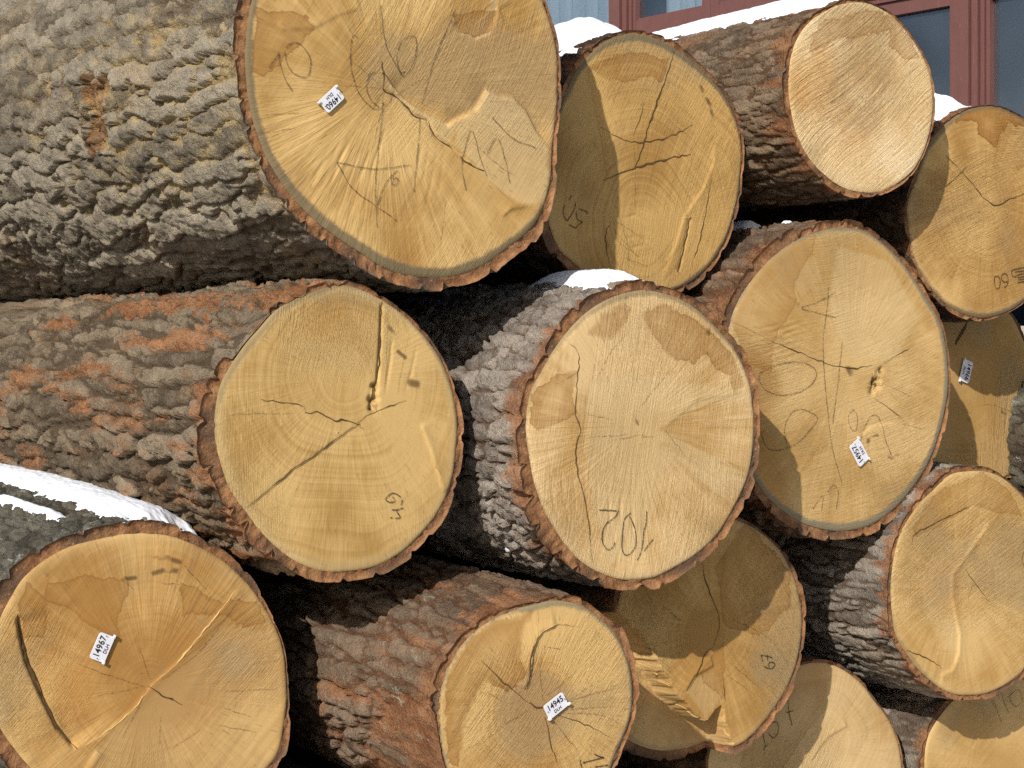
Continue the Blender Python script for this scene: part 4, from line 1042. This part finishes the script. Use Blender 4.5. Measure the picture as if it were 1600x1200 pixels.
# ---- 12: broken log, 67
make_log('12', 3.27, (1106, 992), Z12(640, 90, 740, 130, 840, 210, 910, 320, 945, 440, 955, 560, 940, 680, 890, 840, 830, 940, 760, 1030, 690, 1090, 600, 1110, 500, 1140, 400, 1150, 300, 1125, 220, 1070) + ZZ(975, 1100, 962, 1030, 965, 960, 985, 890, 1020, 840, 1080, 812),
         'splintered log with a broken-away lower corner and 67 written on it', DARKB, dict(pale=0.3, rayf=12.0, ray=1.4, lite=(0.570, 0.365, 0.125), dark=(0.350, 0.196, 0.054), grey=0.6, saw=-50, sawc=.1, sawb=1.2, sawcol=.9, rim=.35, stain=.45, ), 127,
         pales=[Z12(-200, 300, 40, 440, 110, 500, 210, 580, 300, 690, 335, 785, 420, 900, 470, 955, 525, 985, 590, 925, 608, 960, 612, 1010, 640, 1092, 660, 1300, -200, 1300), Z12(430, 860, 470, 800, 560, 760, 600, 880, 525, 980)], dense=.35, thick=.009, pith=(1115, 985), nth=560, nr=150,
         rimw=[(-60, .006), (-90, .012), (-130, .014), (180, .006), (0, .004), (60, .010)],
         stains=[Z12(700, 100, 900, 320, 900, 480, 760, 620, 600, 560, 560, 300), Z12(480, 770, 600, 640, 610, 860, 590, 900)],
         cracks=[(Z12(505, 280, 525, 380, 560, 470, 582, 545, 575, 600, 558, 650), .0032), (Z12(558, 650, 520, 690, 480, 770, 430, 860), .0030), (Z12(600, 830, 608, 900), .003)],
         hairs=[Z12(600, 520, 800, 620, 900, 760), Z12(620, 720, 780, 860), Z12(330, 480, 430, 560), Z12(380, 540, 420, 530), Z12(610, 780, 720, 860)],
         recess=(Z12(-200, 300, 40, 440, 110, 500, 210, 580, 300, 690, 335, 785, 420, 900, 470, 955, 525, 985, 590, 925, 608, 960, 612, 1010, 640, 1092, 660, 1300, -200, 1300), .060),
         ridges=[(Z12(230, 600, 300, 690, 335, 785, 380, 850), .0022), (Z12(420, 903, 470, 958, 525, 985, 560, 955), .0022), (Z12(606, 950, 612, 1010, 640, 1085), .0022)],
         steps=[(Z12(430, 860, 470, 790, 560, 740), .004, .02)],
         crayons=[[Zc(415, 660, 388, 570, 375, 470), Zc(375, 470, 550, 500, 720, 548), Zc(555, 450, 570, 630)], [Zc(470, 820, 560, 870, 640, 890, 710, 890, 770, 840, 800, 770, 770, 720, 720, 690, 650, 690, 610, 740, 610, 800, 635, 870)]])

# ---- 13, 14: bottom right
make_log('13', 3.57, (1262, 1210), Z7(330, 870, 400, 950, 460, 1030, 490, 1110, 505, 1190) + ZZ(1300, 1040, 1246, 1042, 1405, 1260, 1370, 1320, 1300, 1350, 1220, 1345, 1150, 1310, 1115, 1250, 1108, 1180, 1140, 1110, 1190, 1060),
         'log marked 10 and a plus sign at the bottom edge, half in shade', tagged(DARKB, amp=.010), dict(ringf=90.0, ring=1.0, lite=(0.630, 0.460, 0.214), dark=(0.450, 0.297, 0.117), grey=0.3, saw=60, sawc=.6, sawb=.9, rim=0, stain=.3), 131,
         dense=.3, thick=.007, pith=(1290, 1160),
         stains=[Z7(100, 880, 230, 860, 215, 980, 130, 1100, 60, 1200, -100, 1200, -100, 900)],
         crayons=[[Zh(650, 280, 660, 450, 680, 560, 715, 680), Zh(630, 490, 735, 465), Zh(410, 640, 490, 630, 510, 760, 440, 860, 375, 800), Zh(290, 800, 305, 900, 320, 970, 300, 1030), Zh(320, 980, 360, 955)]],
         steps=[(Z7(160, 1180, 190, 1130, 230, 1080, 300, 1040), .003, .02)])
make_log('14', 3.86, (1576, 1212), Z7(600, 1090, 590, 1200, 640, 1020, 690, 960) + ZZ(1520, 1075, 1570, 1064, 1620, 1067, 1680, 1100, 1706, 1180, 1690, 1280, 1620, 1340, 1540, 1345, 1480, 1310, 1452, 1250),
         'log marked 110 in the bottom right corner, shaded by the one above', tagged(SILVER, lich=(.36, .36, .30)), dict(saw=35, sawc=.2, sawb=.8, rim=0, lite=(0.590, 0.401, 0.159), dark=(0.420, 0.260, 0.084)), 137,
         dense=.35, thick=.008, pith=(1575, 1200),
         marks=[[Zi(315, 500, 400, 720, 470, 930, 510, 1020), Zi(310, 690, 318, 560), Zi(500, 300, 560, 520, 620, 680, 680, 810), Zi(420, 370, 460, 480), Zi(890, 250, 780, 320, 700, 440, 740, 570, 850, 655, 960, 590, 1000, 500, 970, 350, 890, 250)]])

# ---- 15: a log whose body shows as a sliver at the right edge
make_log('15', 3.95, (1822, 700), ZZ(*[v for k in range(16) for v in (1822 + 108 * math.cos(k * math.pi / 8), 700 + 150 * math.sin(k * math.pi / 8))]),
         'mossy log just peeping in at the right edge between two larger logs', tagged(MOSS, fine=.007), dict(), 149, dense=.2, nth=120, nr=20)
# ---- logs added outside the frame as supports; first two also block snow-bounced light
for i, (u_, v_, r_) in enumerate([(1.26, -1.00, .235), (1.80, -1.01, .225), (3.24, -.63, .225), (3.36, -1.05, .23)]):
    T = 2.70 + .05 * (i % 2)
    Wp = UV * u_ + DV * T
    d_ = Wp[1]; cx = HX + F * Wp[0] / d_; cy = HY - F * v_ / d_
    b_ = r_ * F / d_
    make_log('low%d' % i, d_, (cx, cy), ZZ(*[v for k in range(16) for v in (cx + .86 * b_ * math.cos(k * math.pi / 8), cy + b_ * math.sin(k * math.pi / 8))]),
             ['bottom row log under the mossy tagged log, mostly below the frame', 'bottom row log under the rusty tagged log, mostly below the frame',
              'log right of the silvery one, just outside the right edge', 'bottom row log in the corner outside the right edge'][i], tagged(DARKB, fine=.008), dict(), 160 + i, dense=.1, nth=100, nr=16)

# ------------------------------------------------------------------ tags
def text_mesh(body, size, name, mat, parent, M):
    cu = bpy.data.curves.new(name, 'FONT'); cu.body = body; cu.size = size
    cu.align_x = 'CENTER'; cu.align_y = 'CENTER'; cu.resolution_u = 3; cu.offset = size * 0.012
    ob = bpy.data.objects.new(name, cu); COL.objects.link(ob)
    dg = bpy.context.evaluated_depsgraph_get(); dg.update()
    me = bpy.data.meshes.new_from_object(ob.evaluated_get(dg))
    bpy.data.objects.remove(ob)
    me.transform(M); me.materials.clear(); me.materials.append(mat)
    o = bpy.data.objects.new(name, me); COL.objects.link(o); o.parent = parent
    return o

def make_tag(key, c, direction, wpx, hpx, number, label):
    L = LOGS[key]
    c0 = L.loc(c); c1 = L.loc((c[0] + direction[0] * 10, c[1] + direction[1] * 10))
    ang = math.atan2(c1[1] - c0[1], c1[0] - c0[0])
    k = np.linalg.norm(c1 - c0) / (10 * math.hypot(*direction))
    w = wpx * k; h = w * 0.62
    z0 = float(L.zface(np.array([c0[0]]), np.array([c0[1]]))[0]) + 0.004
    M = Matrix.Translation((c0[0], c0[1], z0)) @ Matrix.Rotation(ang, 4, 'Z')
    # rounded plate with bent-up, pronged ends
    b = min(w, h) * 0.16
    prof = []
    for sx, sy, a0 in ((1, 1, 0), (-1, 1, 90), (-1, -1, 180), (1, -1, 270)):
        for q in range(5):
            a = math.radians(a0 + q * 22.5)
            prof.append((sx * (w / 2 - b) + b * math.cos(a), sy * (h / 2 - b) + b * math.sin(a)))
    n = len(prof); V = []; 
    for zt in (0.0, 0.0014):
        for x, y in prof:
            V.append((x, y, zt))
    Qs = [(i, (i + 1) % n, n + (i + 1) % n, n + i) for i in range(n)]
    V.append((0, 0, 0)); V.append((0, 0, 0.0014))
    T = [(2 * n, (i + 1) % n, i) for i in range(n)] + [(2 * n + 1, n + i, n + (i + 1) % n) for i in range(n)]
    # fixing prongs at two corners
    Vb, Qb = boxes_mesh([(w / 2 - .002, w / 2 + .0035, -h / 2 + .0005, -h / 2 + .003, -.001, .0045), (-w / 2 - .002, -w / 2 + .003, -h / 2 + .0002, -h / 2 + .003, -.001, .0045)])
    Qb = Qb + len(V); V = np.vstack([np.array(V), Vb])
    V = np.array([M @ Vector(v) for v in V])
    tg = mesh_obj('number_tag', V, [np.vstack([np.array(Qs), Qb]), np.array(T)], TAGW, L.root, smooth=False)
    tg['label'] = label
    text_mesh(number, h * 0.56, 'printed_number', TAGK, tg, M @ Matrix.Translation((0, h * 0.16, 0.0021)) @ Matrix.Scale(.92, 4, (1, 0, 0)))
    text_mesh('DLH', h * 0.30, 'printed_letters', TAGK, tg, M @ Matrix.Translation((0, -h * 0.26, 0.0021)))
    # two nail holes
    for s in (-1, 1):
        Vd = []; Qd = []; b0 = 0
        for q in range(8):
            a = q * math.pi / 4
            Vd.append(M @ Vector((s * w * 0.43 + .0011 * math.cos(a), h * .04 + .0011 * math.sin(a), 0.0034)))
        Qd += [(b0, b0 + 1, b0 + 2, b0 + 3), (b0, b0 + 3, b0 + 4, b0 + 7), (b0 + 4, b0 + 5, b0 + 6, b0 + 7)]
        mesh_obj('nail_hole', np.array(Vd), np.array(Qd), TAGK, tg, smooth=False)
make_tag('1', (516, 156), (-.73, .68), 36, 22, '14960', 'small white tag reading 14960 upside down')
make_tag('5', (1340, 707), (-.45, -.89), 36, 18, '14957', 'small white tag reading 14957 sideways')
make_tag('6', (1507, 580), (-.22, .97), 34, 14, '14966', 'small white tag in the shade, number reading downwards')
make_tag('10', (158, 1011), (.39, -.92), 44, 24, '14967', 'small white tag reading 14967 sideways')
make_tag('11', (866, 1102), (.78, -.62), 38, 22, '14945', 'small white tag reading 14945 at a slant')

# ------------------------------------------------------------------ snow lying on the logs
def make_snow(key, label, th0, thw, s0, s1, T, seed, ns=150, nt=70, tip=0.06, skirt=0.012, back=0.3):
    L = LOGS[key]
    th = np.linspace(math.radians(th0 - thw), math.radians(th0 + thw), nt)
    s = np.linspace(s0, s1, ns)
    Tg, Sg = np.meshgrid(th, s)
    x = (Tg - math.radians(th0)) / math.radians(thw)
    env = np.clip(1 - x ** 2, 0, 1) ** 0.75
    endf = sstep(0, tip, Sg - s0 + 0.02 * vnoise(Tg * 9, Sg * 0, seed)) * sstep(0, back, s1 - Sg)
    t = T * env * endf * (1 + 0.16 * fbm(Tg * 8, Sg / 0.12, seed + 1, 3)) + 0.0016 * fbm(Tg * 60, Sg / 0.012, seed + 2, 3)
    t = t - skirt * (1 - env * endf) + 0.0045 * fbm(Tg * 16, Sg / 0.05, seed + 3, 3) * (1 - env * endf * .6)
    fade = np.clip(Sg / 0.6, 0, 1)
    R = (L.R(Tg) * (1 - fade) + L.rm * fade) * (1 + L.flare * Sg) + L.thick + 0.009 * np.clip(Sg / .03, .3, 1) + t
    X = R * np.cos(Tg) + L.drift[0] * Sg; Y = R * np.sin(Tg) + L.drift[1] * Sg
    V = np.stack([X, Y, -Sg], -1).reshape(-1, 3)
    # closed underside, inside the bark
    Ru = (L.R(Tg) * (1 - fade) + L.rm * fade) - 0.01
    Vu = np.stack([Ru * np.cos(Tg), Ru * np.sin(Tg), -Sg], -1).reshape(-1, 3)
    q = grid_faces(ns, nt); n0 = len(V)
    ring = list(range(nt)) + [i * nt + nt - 1 for i in range(1, ns)] + [(ns - 1) * nt + j for j in range(nt - 2, -1, -1)] + [i * nt for i in range(ns - 2, 0, -1)]
    ring = np.array(ring); r2 = np.roll(ring, -1)
    side = np.stack([ring, r2, r2 + n0, ring + n0], -1)
    o = mesh_obj('snow', np.vstack([V, Vu]), [q, q[:, ::-1] + n0, side[:, ::-1]], SNOW)
    o.matrix_world = L.M
    o['label'] = label; o['category'] = 'snow'; o['group'] = 'snow lying on the logs'
def bark_at(key, px, py):
    """angle (deg) and distance along a log of the bark seen at a photo point"""
    L = LOGS[key]
    A, S = np.meshgrid(L.ang, L.sv)
    W = L.P0 + (L.rad * np.cos(A))[..., None] * UV + (L.rad * np.sin(A))[..., None] * np.array([0, 0, 1.0]) + S[..., None] * DV
    N = np.cos(A)[..., None] * UV + np.sin(A)[..., None] * np.array([0, 0, 1.0])
    qx, qy = project(W.reshape(-1, 3))
    d = np.hypot(qx - px, qy - py).reshape(A.shape) + 1e4 * ((N * (CAM - W)).sum(-1) < 0)
    k = np.unravel_index(np.argmin(d), d.shape)
    return math.degrees(A[k]) % 360, float(S[k])

make_snow('10', 'long snow drift on the back of the mossy bottom left log', 75, 24, 0.012, 1.5, .020, 3, ns=330, nt=90, tip=.12, back=.05)
a_, s_ = bark_at('10', 60, 803)
make_snow('10', 'thin strip of snow below the drift on the mossy log', a_, 4.5, s_ - .22, s_ + .30, .006, 17, ns=120, nt=24, tip=.16, back=.1, skirt=.016)
make_snow('2', 'snow on the back of the half shaded log beside the largest one', 100, 26, 0.05, 1.2, .034, 5, ns=220, tip=.10)
make_snow('3', 'strip of snow along the back of the small pale log', 92, 24, 0.015, 1.9, .022, 7, ns=300, tip=.05)
make_snow('4', 'snow heaped behind the damp stained log at the right', 104, 24, 0.03, .8, .035, 9, tip=.06)
make_snow('9', 'heap of snow on top of the log marked 102', 87, 18, 0.030, .38, .024, 11, tip=.10, back=.14)
make_snow('9', 'small lump of snow on the bark rim right of the 102 heap', 66, 5, 0.008, .05, .012, 19, ns=30, nt=24, tip=.02, back=.02)
a_, s_ = bark_at('5', 1158, 360)
make_snow('5', 'small patch of snow on the rusty log with the torn hole', a_, 5, s_ - .06, s_ + .12, .016, 13, ns=60, nt=30, tip=.04, back=.05)
for kk, (lk, qx, qy, lab) in enumerate([('9', 797, 862, 'crumbs of snow on the underside bark of the log marked 102'), ('5', 1232, 330, 'crumb of snow in the dark gap under the small pale log')]):
    a_, s_ = bark_at(lk, qx, qy)
    make_snow(lk, lab, a_, 2.6, s_ - .022, s_ + .022, .006, 23 + kk, ns=20, nt=20, tip=.015, back=.015, skirt=.010)
